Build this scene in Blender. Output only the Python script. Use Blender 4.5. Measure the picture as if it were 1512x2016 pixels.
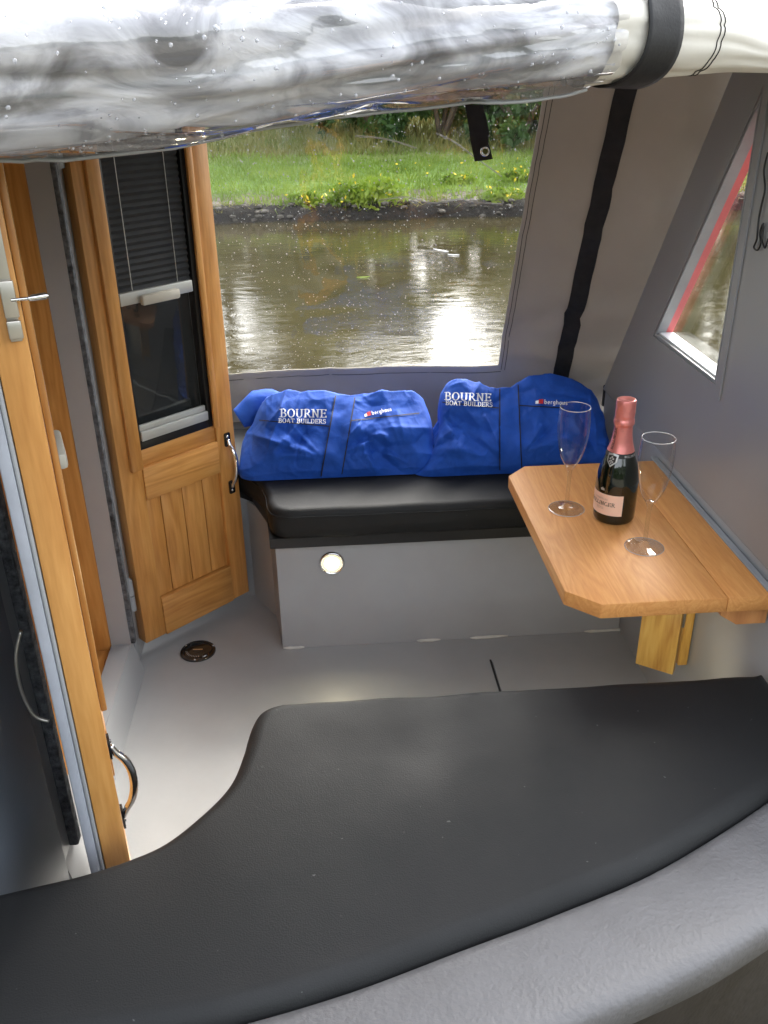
import bpy, bmesh, math, random
from mathutils import Vector, Matrix, noise
from mathutils.bvhtree import BVHTree
random.seed(7)
R = math.radians
for o in list(bpy.data.objects): bpy.data.objects.remove(o)
S = bpy.context.scene
C = S.collection
# ------------------------------------------------------------------ camera
CAM = Vector((0, 0, 1.5)); PIT = R(26.75); YAW = R(4.05); ROL = R(-.8); FPX = 1755.0
fw = Vector((math.sin(YAW)*math.cos(PIT), math.cos(YAW)*math.cos(PIT), -math.sin(PIT)))
rt0 = Vector((math.cos(YAW), -math.sin(YAW), 0)); up0 = rt0.cross(fw)
rt = math.cos(ROL)*rt0 + math.sin(ROL)*up0; up = -math.sin(ROL)*rt0 + math.cos(ROL)*up0
cd = bpy.data.cameras.new('camera'); cam = bpy.data.objects.new('camera', cd); C.objects.link(cam)
m = Matrix((rt, up, -fw)).transposed().to_4x4(); m.translation = CAM; cam.matrix_world = m
cd.sensor_fit = 'VERTICAL'; cd.sensor_height = 36; cd.lens = FPX/2016*36; cd.clip_start = .02; cd.clip_end = 2000
S.camera = cam
# ------------------------------------------------------------------ sky, sun, exposure
SUN_EL, SUN_AZ = R(38), R(28)            # azimuth measured from +Y towards +X
w = bpy.data.worlds.new('World'); S.world = w; w.use_nodes = True
nt = w.node_tree; bg = nt.nodes['Background']
sky = nt.nodes.new('ShaderNodeTexSky'); sky.sky_type = 'NISHITA'; sky.sun_disc = False
sky.sun_elevation = SUN_EL; sky.sun_rotation = SUN_AZ; sky.dust_density = 4; sky.air_density = 1.3
hs = nt.nodes.new('ShaderNodeHueSaturation'); hs.inputs['Saturation'].default_value = .28
nt.links.new(sky.outputs[0], hs.inputs['Color']); nt.links.new(hs.outputs[0], bg.inputs[0])
bg.inputs[1].default_value = .15
sd = bpy.data.lights.new('sun', 'SUN'); sd.energy = .6; sd.angle = R(22); sd.color = (1, .95, .87)
so = bpy.data.objects.new('sun', sd); C.objects.link(so)
sdir = Vector((math.sin(SUN_AZ)*math.cos(SUN_EL), math.cos(SUN_AZ)*math.cos(SUN_EL), math.sin(SUN_EL)))
so.rotation_euler = sdir.to_track_quat('Z', 'Y').to_euler(); so.location = (0, 0, 20)
S.view_settings.view_transform = 'Standard'; S.view_settings.look = 'None'
S.view_settings.gamma = 1; S.view_settings.use_curve_mapping = False
S.view_settings.exposure = 2.65
# ------------------------------------------------------------------ pixel <-> place
def ray(px, py): return fw + rt*((px-756)/FPX) + up*((1008-py)/FPX)
def onZ(px, py, z): d = ray(px, py); return CAM + d*((z-CAM.z)/d.z)
def onY(px, py, y): d = ray(px, py); return CAM + d*(y/d.y)
def onX(px, py, x): d = ray(px, py); return CAM + d*(x/d.x)
def proj(q):
    d = q-CAM; k = d.dot(fw); return Vector((756+FPX*d.dot(rt)/k, 1008-FPX*d.dot(up)/k))
# ------------------------------------------------------------------ building helpers
MW = {}
class MB:
    def __init__(s): s.v = []; s.f = []; s.mi = []; s.cur = 0; s.sm = False
    def add(s, vs, fs):
        k = len(s.v); s.v += [Vector(p) for p in vs]; s.f += [tuple(i+k for i in f) for f in fs]; s.mi += [s.cur]*len(fs); return s
    def box(s, x0, x1, y0, y1, z0, z1):
        return s.add([(x, y, z) for x in (x0, x1) for y in (y0, y1) for z in (z0, z1)],
                     [(0, 1, 3, 2), (4, 6, 7, 5), (0, 4, 5, 1), (2, 3, 7, 6), (0, 2, 6, 4), (1, 5, 7, 3)])
    def bbox(s, x0, x1, y0, y1, z0, z1, b=.003):       # box with chamfered edges
        bm = bmesh.new(); bmesh.ops.create_cube(bm, size=1)
        for v in bm.verts: v.co = Vector(((x0+x1)/2+v.co.x*(x1-x0), (y0+y1)/2+v.co.y*(y1-y0), (z0+z1)/2+v.co.z*(z1-z0)))
        bmesh.ops.bevel(bm, geom=bm.edges[:], offset=b, segments=2, affect='EDGES', profile=.5)
        return s.frombm(bm)
    def frombm(s, bm):
        bm.verts.index_update(); s.add([v.co.copy() for v in bm.verts], [[v.index for v in f.verts] for f in bm.faces]); bm.free(); return s
    def grid(s, pts):
        n, k = len(pts), len(pts[0])
        return s.add([p for r in pts for p in r], [(i*k+j, i*k+j+1, (i+1)*k+j+1, (i+1)*k+j) for i in range(n-1) for j in range(k-1)])
    def tube(s, path, r, n=8, caps=True):
        path = [Vector(p) for p in path]; rr = r if isinstance(r, (list, tuple)) else [r]*len(path)
        rings = []; ref = None
        for i, p in enumerate(path):
            t = (path[min(i+1, len(path)-1)]-path[max(i-1, 0)]).normalized()
            if ref is None: ref = t.orthogonal().normalized()
            a = (ref - t*ref.dot(t)).normalized(); ref = a; b = t.cross(a)
            rings.append([p+(a*math.cos(2*math.pi*j/n)+b*math.sin(2*math.pi*j/n))*rr[i] for j in range(n)])
        k = len(s.v); s.add([q for g in rings for q in g], [(i*n+j, i*n+(j+1) % n, (i+1)*n+(j+1) % n, (i+1)*n+j) for i in range(len(path)-1) for j in range(n)])
        if caps:
            s.f += [tuple(k+j for j in reversed(range(n))), tuple(k+(len(path)-1)*n+j for j in range(n))]; s.mi += [s.cur]*2
        return s
    def lathe(s, prof, n=40, c=(0, 0, 0), fn=None):
        vs = []; fs = []; m_ = len(prof)
        for i, (r, z) in enumerate(prof):
            for j in range(n):
                a = 2*math.pi*j/n; q = r if fn is None else fn(r, z, a)
                vs.append((c[0]+q*math.cos(a), c[1]+q*math.sin(a), c[2]+z))
        for i in range(m_-1):
            for j in range(n): fs.append((i*n+j, i*n+(j+1) % n, (i+1)*n+(j+1) % n, (i+1)*n+j))
        return s.add(vs, fs)
    def prism(s, poly, fn, holes=()):
        """outline (2D) with holes; fn(p, k) -> 3D for k = 0 / 1 (two faces)"""
        bm = bmesh.new(); loops = [poly]+list(holes); allv = []
        for lp in loops:
            vs = [bm.verts.new((p[0], p[1], 0)) for p in lp]; allv.append(vs)
            for i in range(len(vs)): bm.edges.new((vs[i], vs[(i+1) % len(vs)]))
        bmesh.ops.triangle_fill(bm, use_beauty=True, use_dissolve=False, edges=bm.edges[:])
        bm.verts.index_update(); fs = [[v.index for v in f.verts] for f in bm.faces]
        pts = [(v.co.x, v.co.y) for v in bm.verts]; n = len(pts)
        vs = [fn(p, 0) for p in pts]+[fn(p, 1) for p in pts]
        out = fs+[[i+n for i in reversed(f)] for f in fs]
        for L in allv:
            ids = [v.index for v in L]
            for i in range(len(ids)):
                a, b = ids[i], ids[(i+1) % len(ids)]; out.append([a, b, b+n, a+n])
        bm.free(); return s.add(vs, out)
    def build(s, name, mat, parent=None, local=False, smooth=None, angle=None):
        me = bpy.data.meshes.new(name)
        M = MW.get(parent.name) if parent is not None else None
        vs = s.v
        if M is not None and not local: I = M.inverted(); vs = [I @ p for p in vs]
        me.from_pydata([tuple(p) for p in vs], [], s.f)
        for mm in (mat if isinstance(mat, (list, tuple)) else [mat]): me.materials.append(mm)
        if max(s.mi, default=0): me.polygons.foreach_set('material_index', s.mi)
        bm = bmesh.new(); bm.from_mesh(me); bmesh.ops.recalc_face_normals(bm, faces=bm.faces[:]); bm.to_mesh(me); bm.free()
        if smooth or angle is not None:
            if angle is not None: me.shade_smooth(); me.set_sharp_from_angle(angle=R(angle))
            else: me.shade_smooth()
        o = bpy.data.objects.new(name, me); C.objects.link(o)
        if parent is not None: o.parent = parent; MW[o.name] = M
        else: MW[o.name] = Matrix.Identity(4)
        return o
def tag(o, label=None, cat=None, group=None, kind=None):
    for k, v in (('label', label), ('category', cat), ('group', group), ('kind', kind)):
        if v: o[k] = v
    return o
def thing(name, label, cat, loc=(0, 0, 0), rz=0, group=None, kind=None):
    o = bpy.data.objects.new(name, None); C.objects.link(o); o.location = loc; o.rotation_euler = (0, 0, rz); o.empty_display_size = .05
    MW[o.name] = Matrix.Translation(loc) @ Matrix.Rotation(rz, 4, 'Z')
    return tag(o, label, cat, group, kind)
def lerp(a, b, t): return a+(b-a)*t
def interp(tab, x):
    if x <= tab[0][0]: return tab[0][1]
    for (a, b), (c, d) in zip(tab, tab[1:]):
        if x <= c: return lerp(b, d, (x-a)/(c-a))
    return tab[-1][1]
def smooth_tab(tab, n=40):                                   # Catmull-Rom through (x, y) rows
    out = []
    for i in range(len(tab)-1):
        p0, p1, p2, p3 = tab[max(i-1, 0)], tab[i], tab[i+1], tab[min(i+2, len(tab)-1)]
        for j in range(n):
            t = j/n
            out.append(tuple(.5*((2*p1[k])+(-p0[k]+p2[k])*t+(2*p0[k]-5*p1[k]+4*p2[k]-p3[k])*t*t+(-p0[k]+3*p1[k]-3*p2[k]+p3[k])*t**3) for k in range(len(p1))))
    return out+[tuple(tab[-1])]
def fbm(p, o=3): return noise.fractal(p, 1.0, 2.0, o)
# ------------------------------------------------------------------ materials
def mat(name, col, rough=.5, **k):
    m = bpy.data.materials.new(name); m.use_nodes = True; b = m.node_tree.nodes['Principled BSDF']
    b.inputs['Base Color'].default_value = (*col, 1); b.inputs['Roughness'].default_value = rough
    for n, v in k.items(): b.inputs[n.replace('_', ' ')].default_value = v
    return m
def N(m, t, **k):
    n = m.node_tree.nodes.new(t)
    for a, v in k.items():
        if a in n.inputs: n.inputs[a].default_value = v
        else: setattr(n, a, v)
    return n
def L(m, a, b): m.node_tree.links.new(a, b)
def coords(m, scale=(1, 1, 1), rnd=True):
    tc = N(m, 'ShaderNodeTexCoord'); mp = N(m, 'ShaderNodeMapping'); mp.inputs['Scale'].default_value = scale
    if rnd:
        oi = N(m, 'ShaderNodeObjectInfo'); mu = N(m, 'ShaderNodeMath', operation='MULTIPLY'); mu.inputs[1].default_value = 37
        L(m, oi.outputs['Random'], mu.inputs[0]); ad = N(m, 'ShaderNodeVectorMath', operation='ADD')
        L(m, tc.outputs['Object'], ad.inputs[0]); L(m, mu.outputs[0], ad.inputs[1]); L(m, ad.outputs[0], mp.inputs[0])
    else: L(m, tc.outputs['Object'], mp.inputs[0])
    return mp.outputs[0]
def ramp(m, fac, stops):
    r = N(m, 'ShaderNodeValToRGB'); e = r.color_ramp.elements
    while len(e) < len(stops): e.new(.5)
    for el, (p, c) in zip(e, stops): el.position = p; el.color = (*c, 1) if len(c) == 3 else c
    L(m, fac, r.inputs[0]); return r.outputs[0]
def bump(m, h, strength=.3, dist=.002):
    b = N(m, 'ShaderNodeBump'); b.inputs['Strength'].default_value = strength; b.inputs['Distance'].default_value = dist
    L(m, h, b.inputs['Height']); L(m, b.outputs[0], m.node_tree.nodes['Principled BSDF'].inputs['Normal']); return b
def P(m): return m.node_tree.nodes['Principled BSDF']
def wood(name, dark, mid, light, axis='z', rough=.38, big=1.0, vary=.16):
    m = mat(name, mid, rough); sc = [13*big]*3; sc['xyz'.index(axis)] = 1.15*big
    v = coords(m, sc)
    n1 = N(m, 'ShaderNodeTexNoise', Scale=.62, Detail=2.5, Distortion=.9); L(m, v, n1.inputs['Vector'])
    mu = N(m, 'ShaderNodeMath', operation='MULTIPLY'); mu.inputs[1].default_value = 17; L(m, n1.outputs[0], mu.inputs[0])
    fr = N(m, 'ShaderNodeMath', operation='PINGPONG'); fr.inputs[1].default_value = 1.0; L(m, mu.outputs[0], fr.inputs[0])
    n2 = N(m, 'ShaderNodeTexNoise', Scale=11, Detail=4); L(m, v, n2.inputs['Vector'])
    mx = N(m, 'ShaderNodeMath', operation='MULTIPLY_ADD'); L(m, n2.outputs[0], mx.inputs[0]); mx.inputs[1].default_value = .85
    m2 = N(m, 'ShaderNodeMath', operation='MULTIPLY'); L(m, fr.outputs[0], m2.inputs[0]); m2.inputs[1].default_value = .42; L(m, m2.outputs[0], mx.inputs[2])
    col = ramp(m, mx.outputs[0], [(.22, light), (.55, mid), (.95, dark)])
    oi = N(m, 'ShaderNodeObjectInfo'); mr = N(m, 'ShaderNodeMapRange'); mr.inputs['To Min'].default_value = 1-vary; mr.inputs['To Max'].default_value = 1+vary*.7
    L(m, oi.outputs['Random'], mr.inputs['Value']); hsv = N(m, 'ShaderNodeHueSaturation'); L(m, mr.outputs[0], hsv.inputs['Value']); L(m, col, hsv.inputs['Color'])
    L(m, hsv.outputs[0], P(m).inputs['Base Color']); bump(m, n2.outputs[0], .12, .001)
    P(m).inputs['Coat Weight'].default_value = .25; P(m).inputs['Coat Roughness'].default_value = .25
    return m
def paint(name, col, rough=.38, scale=6, var=.18, pit=.15, pdist=.0012, psc=160, coat=.15, speck=None):
    m = mat(name, col, rough); v = coords(m, rnd=False)
    n1 = N(m, 'ShaderNodeTexNoise', Scale=scale, Detail=6, Roughness=.62); L(m, v, n1.inputs['Vector'])
    a = tuple(c*(1-var) for c in col); b = tuple(min(1, c*(1+var)) for c in col)
    c0 = ramp(m, n1.outputs[0], [(.3, a), (.7, b)])
    if speck:
        n3 = N(m, 'ShaderNodeTexNoise', Scale=speck[0], Detail=5, Roughness=.75); L(m, v, n3.inputs['Vector'])
        k = ramp(m, n3.outputs[0], [(speck[1], (0, 0, 0)), (speck[1]+.03, (1, 1, 1))])
        mx = N(m, 'ShaderNodeMix', data_type='RGBA'); L(m, k, mx.inputs[0]); L(m, c0, mx.inputs[6]); mx.inputs[7].default_value = (*speck[2], 1); c0 = mx.outputs[2]
    L(m, c0, P(m).inputs['Base Color'])
    rr = ramp(m, n1.outputs[0], [(.25, (rough*.75,)*3), (.75, (rough*1.3,)*3)]); L(m, rr, P(m).inputs['Roughness'])
    n2 = N(m, 'ShaderNodeTexNoise', Scale=psc, Detail=4); L(m, v, n2.inputs['Vector']); bump(m, n2.outputs[0], pit, pdist)
    P(m).inputs['Coat Weight'].default_value = coat; P(m).inputs['Coat Roughness'].default_value = .34
    return m
M = {}
M['steel'] = paint('grey_paint', (.33, .34, .355), .36, 6, .05, .1, speck=(140, .725, (.5, .5, .5)))
M['floor'] = paint('deck_paint', (.37, .378, .385), .36, 4, .07, speck=(120, .715, (.14, .13, .12)))
M['gunwale'] = paint('gunwale_paint', (.118, .115, .118), .50, 9, .14, .6, .003, 120, .06, speck=(90, .74, (.06, .055, .055)))
M['navy'] = paint('dark_blue_paint', (.10, .118, .145), .35, speck=(120, .74, (.3, .32, .35)))
M['board'] = paint('board_paint', (.275, .278, .285), .36, 5, .06, .1, speck=(120, .765, (.35, .35, .35)))
M['board_light'] = paint('trim_paint', (.27, .285, .30), .42)
M['red'] = paint('red_paint', (.62, .15, .155), .5, speck=(90, .72, (.12, .03, .03)))
M['hull'] = paint('bitumen', (.022, .018, .016), .5, 12, .4, .6, .003, 60)
M['flange'] = paint('pale_steel', (.36, .38, .43), .4)
M['fleece'] = paint('seal_fleece', (.10, .105, .115), .8, 60, .9, .9, .006, 300, 0)
M['weld'] = paint('sealant', (.62, .61, .58), .5)
OD, OM, OL = (.43, .185, .042), (.55, .262, .070), (.63, .325, .10)
M['oak_z'] = wood('oak_upright', OD, OM, OL, 'z'); M['oak_x'] = wood('oak_cross', OD, OM, OL, 'x'); M['oak_y'] = wood('oak_deep', OD, OM, OL, 'y')
M['table'] = wood('oiled_table_wood', (.58, .235, .062), (.66, .295, .084), (.71, .345, .11), 'y', .56, 2.0, .02); P(M['table']).inputs['Coat Weight'].default_value = .08; P(M['table']).inputs['Coat Roughness'].default_value = .4
M['pine'] = wood('pine', (.42, .20, .035), (.62, .37, .085), (.70, .45, .13), 'z', .5)
M['table_x'] = wood('oiled_end_wood', (.48, .19, .06), (.60, .26, .085), (.66, .30, .11), 'z', .5)
def leather():
    m = mat('black_leathercloth', (.02, .02, .021), .58, Specular_IOR_Level=.3); v = coords(m, rnd=False)
    n = N(m, 'ShaderNodeTexVoronoi', Scale=420); L(m, v, n.inputs['Vector'])
    n2 = N(m, 'ShaderNodeTexNoise', Scale=5, Detail=5); L(m, v, n2.inputs['Vector'])
    n3 = N(m, 'ShaderNodeTexNoise', Scale=95, Detail=2); L(m, v, n3.inputs['Vector'])
    k = ramp(m, n3.outputs[0], [(.755, (.0135, .014, .0145)), (.775, (.08, .08, .08))]); L(m, k, P(m).inputs['Base Color'])
    L(m, ramp(m, n2.outputs[0], [(.3, (.50,)*3), (.7, (.68,)*3)]), P(m).inputs['Roughness'])
    hh = N(m, 'ShaderNodeMath', operation='MULTIPLY_ADD'); L(m, n2.outputs[0], hh.inputs[0]); hh.inputs[1].default_value = 9.0; L(m, n.outputs['Distance'], hh.inputs[2])
    bump(m, hh.outputs[0], .25, .0010); return m
M['leather'] = leather()
M['black'] = mat('black_plastic', (.012, .012, .013), .35)
M['webbing'] = paint('black_webbing', (.010, .010, .011), .75, 30, .3, .5, .001, 900, 0)
M['strap'] = paint('black_strap_vinyl', (.008, .008, .009), .6, 30, .3, .3, .001, 300, 0)
M['chrome'] = mat('chrome', (.75, .75, .76), .08, Metallic=1.0)
M['satin'] = mat('satin_metal', (.52, .49, .44), .38, Metallic=.85)
M['darkchrome'] = mat('black_glossy_metal', (.012, .012, .013), .12, IOR=1.8)
M['alu'] = mat('grey_aluminium', (.50, .51, .49), .38, Metallic=.35)
M['pull'] = mat('beige_plastic', (.50, .47, .40), .4)
M['blind'] = paint('blind_cloth', (.035, .037, .041), .8, 40, .2, .1, .001, 300, 0)
def canvas(name, col, rough, tr=0.0):
    m = paint(name, col, rough, 3.5, .10, .5, .003, 14, 0)
    nt = m.node_tree; n = [x for x in nt.nodes if x.type == 'TEX_NOISE'][-1]; n.inputs['Detail'].default_value = 7
    if tr:
        t = N(m, 'ShaderNodeBsdfTranslucent'); t.inputs[0].default_value = (*col, 1); mx = N(m, 'ShaderNodeMixShader'); mx.inputs[0].default_value = tr
        L(m, P(m).outputs[0], mx.inputs[1]); L(m, t.outputs[0], mx.inputs[2]); L(m, mx.outputs[0], nt.nodes['Material Output'].inputs[0])
    return m
M['canvas_in'] = canvas('canvas_lining', (.33, .30, .27), .8, .12)
M['canvas_out'] = canvas('canvas_cream', (.72, .69, .62), .55, .12)
M['thread'] = mat('dark_thread', (.02, .018, .016), .8)
def clear(name, tint, gl, rough, bsc, bstr, milky=0.0, pw_=5, base=.045):
    m = bpy.data.materials.new(name); m.use_nodes = True; t = m.node_tree; t.nodes.remove(P(m)); out = t.nodes['Material Output']
    v = coords(m, rnd=False)
    a = N(m, 'ShaderNodeBsdfTransparent'); a.inputs[0].default_value = (*tint, 1); g = N(m, 'ShaderNodeBsdfGlossy'); g.inputs['Roughness'].default_value = rough
    lw = N(m, 'ShaderNodeLayerWeight'); pw = N(m, 'ShaderNodeMath', operation='POWER'); pw.inputs[1].default_value = pw_; L(m, lw.outputs['Facing'], pw.inputs[0])
    mu = N(m, 'ShaderNodeMath', operation='MULTIPLY_ADD'); mu.inputs[1].default_value = .9*gl; mu.inputs[2].default_value = base*gl; L(m, pw.outputs[0], mu.inputs[0]); mu.use_clamp = True
    n = N(m, 'ShaderNodeTexNoise', Scale=bsc, Detail=3, Distortion=.8); L(m, v, n.inputs['Vector']); b = N(m, 'ShaderNodeBump'); b.inputs['Strength'].default_value = bstr; b.inputs['Distance'].default_value = .01
    L(m, n.outputs[0], b.inputs['Height']); L(m, b.outputs[0], g.inputs['Normal']); L(m, b.outputs[0], lw.inputs['Normal'])
    mx = N(m, 'ShaderNodeMixShader'); L(m, mu.outputs[0], mx.inputs[0]); L(m, a.outputs[0], mx.inputs[1]); L(m, g.outputs[0], mx.inputs[2]); last = mx.outputs[0]
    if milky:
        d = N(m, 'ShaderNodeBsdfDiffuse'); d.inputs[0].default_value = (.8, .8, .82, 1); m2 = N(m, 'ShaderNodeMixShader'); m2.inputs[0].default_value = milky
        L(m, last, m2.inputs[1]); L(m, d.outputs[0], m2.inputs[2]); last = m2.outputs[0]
    L(m, last, out.inputs[0]); return m
M['vinyl'] = clear('clear_vinyl', (.93, .93, .91), 1.0, .03, 5, .25, .012)
M['pane'] = clear('window_glass', (.55, .56, .56), 1.6, .0, 3, .03)
M['acrylic'] = clear('clear_acrylic', (.95, .96, .95), 1.0, .01, 3, .05)
M['drop'] = clear('water_drop', (.9, .92, .95), 2.5, .05, 3, .0, .30)  # white mixed into the drops stands in for their glints
M['glass'] = clear('clear_glass', (.985, .988, .985), 1.0, .0, 3, .0, .0, 2.4, .016)
M['glass_solid'] = mat('solid_glass', (1, 1, 1), 0.0, Transmission_Weight=1.0, IOR=1.42)
M['glass_foot'] = clear('foot_glass', (.96, .965, .96), 1.0, .0, 3, .0, .0, 2.4, .03); M['glass_rim'] = mat('glass_rim', (.85, .87, .88), .08, Transmission_Weight=.55, IOR=1.5)
M['bottle'] = mat('dark_green_glass', (.004, .007, .004), .05, Coat_Weight=.6, Coat_Roughness=.02)
M['foil'] = paint('pink_foil', (.80, .27, .24), .34, 40, .08, .25, .0015, 90, .2); P(M['foil']).inputs['Metallic'].default_value = .55
M['label'] = mat('blush_label', (.86, .56, .42), .45); M['ink'] = mat('black_ink', (.02, .017, .015), .6); M['grey_ink'] = mat('tan_ink', (.50, .33, .25), .6)
M['silver'] = mat('silver_print', (.62, .62, .60), .3, Metallic=.6)
M['white'] = mat('white_thread', (.82, .83, .86), .6); M['redthread'] = mat('red_thread', (.6, .03, .04), .6)
def cloth():
    m = mat('blue_shell_cloth', (.004, .068, .42), .8); v = coords(m, rnd=False)
    n = N(m, 'ShaderNodeTexNoise', Scale=30, Detail=3, Roughness=.5, Distortion=.6); L(m, v, n.inputs['Vector'])
    L(m, ramp(m, n.outputs[0], [(.3, (.003, .062, .37)), (.7, (.006, .080, .46))]), P(m).inputs['Base Color']); bump(m, n.outputs[0], .3, .008); return m
M['cloth'] = cloth()
M['cloth_dark'] = mat('navy_lining', (.006, .009, .025), .7)
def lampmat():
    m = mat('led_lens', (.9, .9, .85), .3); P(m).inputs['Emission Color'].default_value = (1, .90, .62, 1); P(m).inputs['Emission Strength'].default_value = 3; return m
M['led'] = lampmat(); M['led_glow'] = lampmat(); P(M['led_glow']).inputs['Emission Strength'].default_value = .14; P(M['led_glow']).inputs['Emission Color'].default_value = (1, .8, .35, 1)  # weak yellow emission paints the glow ring around the lens
def rollmat():
    m = mat('rolled_layers', (.4, .4, .42), .3); v = coords(m, (1, 1, 2.2), rnd=False)
    n = N(m, 'ShaderNodeTexNoise', Scale=8, Detail=5, Distortion=1.5); L(m, v, n.inputs['Vector'])
    L(m, ramp(m, n.outputs[0], [(.31, (.12, .117, .125)), (.44, (.34, .34, .36)), (.54, (.60, .60, .63)), (.66, (.80, .80, .82))]), P(m).inputs['Base Color'])
    bump(m, n.outputs[0], .3, .02); return m
M['roll_clear'] = clear('roll_outer_vinyl', (.90, .90, .91), 2.4, .06, 9, .18, .07)
M['roll'] = rollmat()
# ================================================================== the setting
WZ = -.25; YC = 1.72
def watermat():
    m = mat('canal_water', (.05, .042, .022), .035, IOR=1.33); v = coords(m, (1, 1.9, 1), rnd=False)
    n = N(m, 'ShaderNodeTexNoise', Scale=3.4, Detail=6, Roughness=.62, Distortion=.9); L(m, v, n.inputs['Vector'])
    n1 = N(m, 'ShaderNodeTexNoise', Scale=.8, Detail=3); L(m, v, n1.inputs['Vector'])
    L(m, ramp(m, n1.outputs[0], [(.3, (.038, .031, .014)), (.7, (.060, .050, .024))]), P(m).inputs['Base Color'])
    bump(m, n.outputs[0], .055, .05); return m
wb = MB(); wb.add([(-60, -60, WZ), (60, -60, WZ), (60, 11.75, WZ), (-60, 11.75, WZ)], [(0, 1, 2, 3)])
tag(wb.build('canal_water', watermat()), kind='structure')
# far bank ground: muddy lip, mown strip, rough slope
def gz(x, y):
    base = interp([(11.5, -.45), (11.58, -.17), (11.68, -.07), (12.2, .0), (14, .19), (17, .58), (25, 1.3), (60, 3)], y)
    n = .05*noise.noise((x*1.3, y*1.3, 0)) + (.10*noise.noise((x*4, y*5, 3))+.05*noise.noise((x*11, y*9, 6)) if y < 12.3 else .0)
    return base + n*min(1, max(.3, y-11.4))
def bankmat():
    m = mat('bank_ground', (.1, .1, .05), .9); tc = N(m, 'ShaderNodeTexCoord'); sx = N(m, 'ShaderNodeSeparateXYZ'); L(m, tc.outputs['Object'], sx.inputs[0])
    n = N(m, 'ShaderNodeTexNoise', Scale=2.2, Detail=7); L(m, tc.outputs['Object'], n.inputs['Vector'])
    n2 = N(m, 'ShaderNodeTexNoise', Scale=9, Detail=6); L(m, tc.outputs['Object'], n2.inputs['Vector'])
    ad = N(m, 'ShaderNodeMath', operation='MULTIPLY_ADD'); L(m, n.outputs[0], ad.inputs[0]); ad.inputs[1].default_value = 1.0; L(m, sx.outputs[1], ad.inputs[2])
    mr = N(m, 'ShaderNodeMapRange'); mr.inputs['From Min'].default_value = 12; mr.inputs['From Max'].default_value = 18; L(m, ad.outputs[0], mr.inputs['Value'])
    top = ramp(m, mr.outputs[0], [(.0, (.11, .13, .03)), (.1, (.11, .19, .025)), (.40, (.12, .20, .03)), (.55, (.17, .18, .055)), (1, (.14, .16, .045))])
    zz = N(m, 'ShaderNodeMath', operation='MULTIPLY_ADD'); L(m, n2.outputs[0], zz.inputs[0]); zz.inputs[1].default_value = .16; L(m, sx.outputs[2], zz.inputs[2])
    mz = N(m, 'ShaderNodeMapRange'); mz.inputs['From Min'].default_value = -.2; mz.inputs['From Max'].default_value = .2; L(m, zz.outputs[0], mz.inputs['Value'])
    mud = ramp(m, mz.outputs[0], [(.36, (.016, .013, .010)), (.54, (.03, .025, .019)), (.58, (.17, .15, .12)), (.68, (.10, .085, .06))])
    k = ramp(m, mz.outputs[0], [(.66, (0, 0, 0)), (.74, (1, 1, 1))]); mx = N(m, 'ShaderNodeMix', data_type='RGBA'); L(m, k, mx.inputs[0]); L(m, mud, mx.inputs[6]); L(m, top, mx.inputs[7])
    L(m, mx.outputs[2], P(m).inputs['Base Color']); bump(m, n2.outputs[0], .8, .08); return m
xs = [-60+i*4 for i in range(13)]+[-9+i*.15 for i in range(161)]+[16+i*4 for i in range(12)]
ys = [11.5, 11.54, 11.58, 11.63, 11.68, 11.75, 11.85, 12, 12.2, 12.5, 13, 13.5, 14, 15, 16, 17, 19, 22, 26, 35, 60]
gb = MB(); gb.grid([[(x, y+(.12*noise.noise((x*.9, 5, 1))+.05*noise.noise((x*3.5, 2, 7)) if y < 12.3 else 0), gz(x, y)) for x in xs] for y in ys])
tag(gb.build('far_bank', bankmat(), smooth=True), kind='structure')
# near bank under the photographer
nb = MB(); nb.grid([[(x, y, -.02+.02*noise.noise((x*2, y*2, 9)) if y > -.3 else 0) for x in [-30+i*2 for i in range(31)]] for y in (-60, -20, -8, -3, -1, .0, .25)])
nb.add([(-30, .25, 0), (30, .25, 0), (30, .25, -1), (-30, .25, -1)], [(0, 1, 2, 3)])
tag(nb.build('towpath', paint('towpath_gravel', (.13, .12, .09), .9, 3, .4, .8, .02, 40, 0)), kind='structure')
# unseen hedge added behind the camera: cuts low sky light, darkens reflections
def near_hedge():
    rd = random.Random(77); b = MB()
    for i in range(9000):
        p = Vector((rd.uniform(-15, 15), rd.uniform(-6.6, -5.2), 0)); p.z = rd.random()**.8*(2.7+.8*noise.noise((p.x*.4, 0, 3))); a = Vector((rd.gauss(0, 1), rd.gauss(0, 1), rd.gauss(0, 1))).normalized(); q = a.orthogonal().normalized(); t = a.cross(q); z = .2*rd.uniform(.7, 1.4)
        b.add([p-q*z, p+t*z*.5, p+q*z, p-t*z*.5], [(0, 1, 2, 3)])
    return b
# grass on the far bank (uncountable)
def leafmat(name, cols, tr=.35):
    m = mat(name, cols[1], .55); oi = N(m, 'ShaderNodeTexCoord'); n = N(m, 'ShaderNodeTexNoise', Scale=1.7, Detail=4); L(m, oi.outputs['Object'], n.inputs['Vector'])
    c = ramp(m, n.outputs[0], [(.32, cols[0]), (.5, cols[1]), (.68, cols[2])]); L(m, c, P(m).inputs['Base Color'])
    t = N(m, 'ShaderNodeBsdfTranslucent'); L(m, c, t.inputs[0]); mx = N(m, 'ShaderNodeMixShader'); mx.inputs[0].default_value = tr
    L(m, P(m).outputs[0], mx.inputs[1]); L(m, t.outputs[0], mx.inputs[2]); L(m, mx.outputs[0], m.node_tree.nodes['Material Output'].inputs[0]); return m
M['grass'] = leafmat('mown_grass', ((.13, .20, .025), (.19, .28, .04), (.26, .34, .06)), .45)
M['rough'] = leafmat('rough_grass', ((.12, .16, .03), (.19, .19, .05), (.26, .23, .08)), .4)
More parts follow.
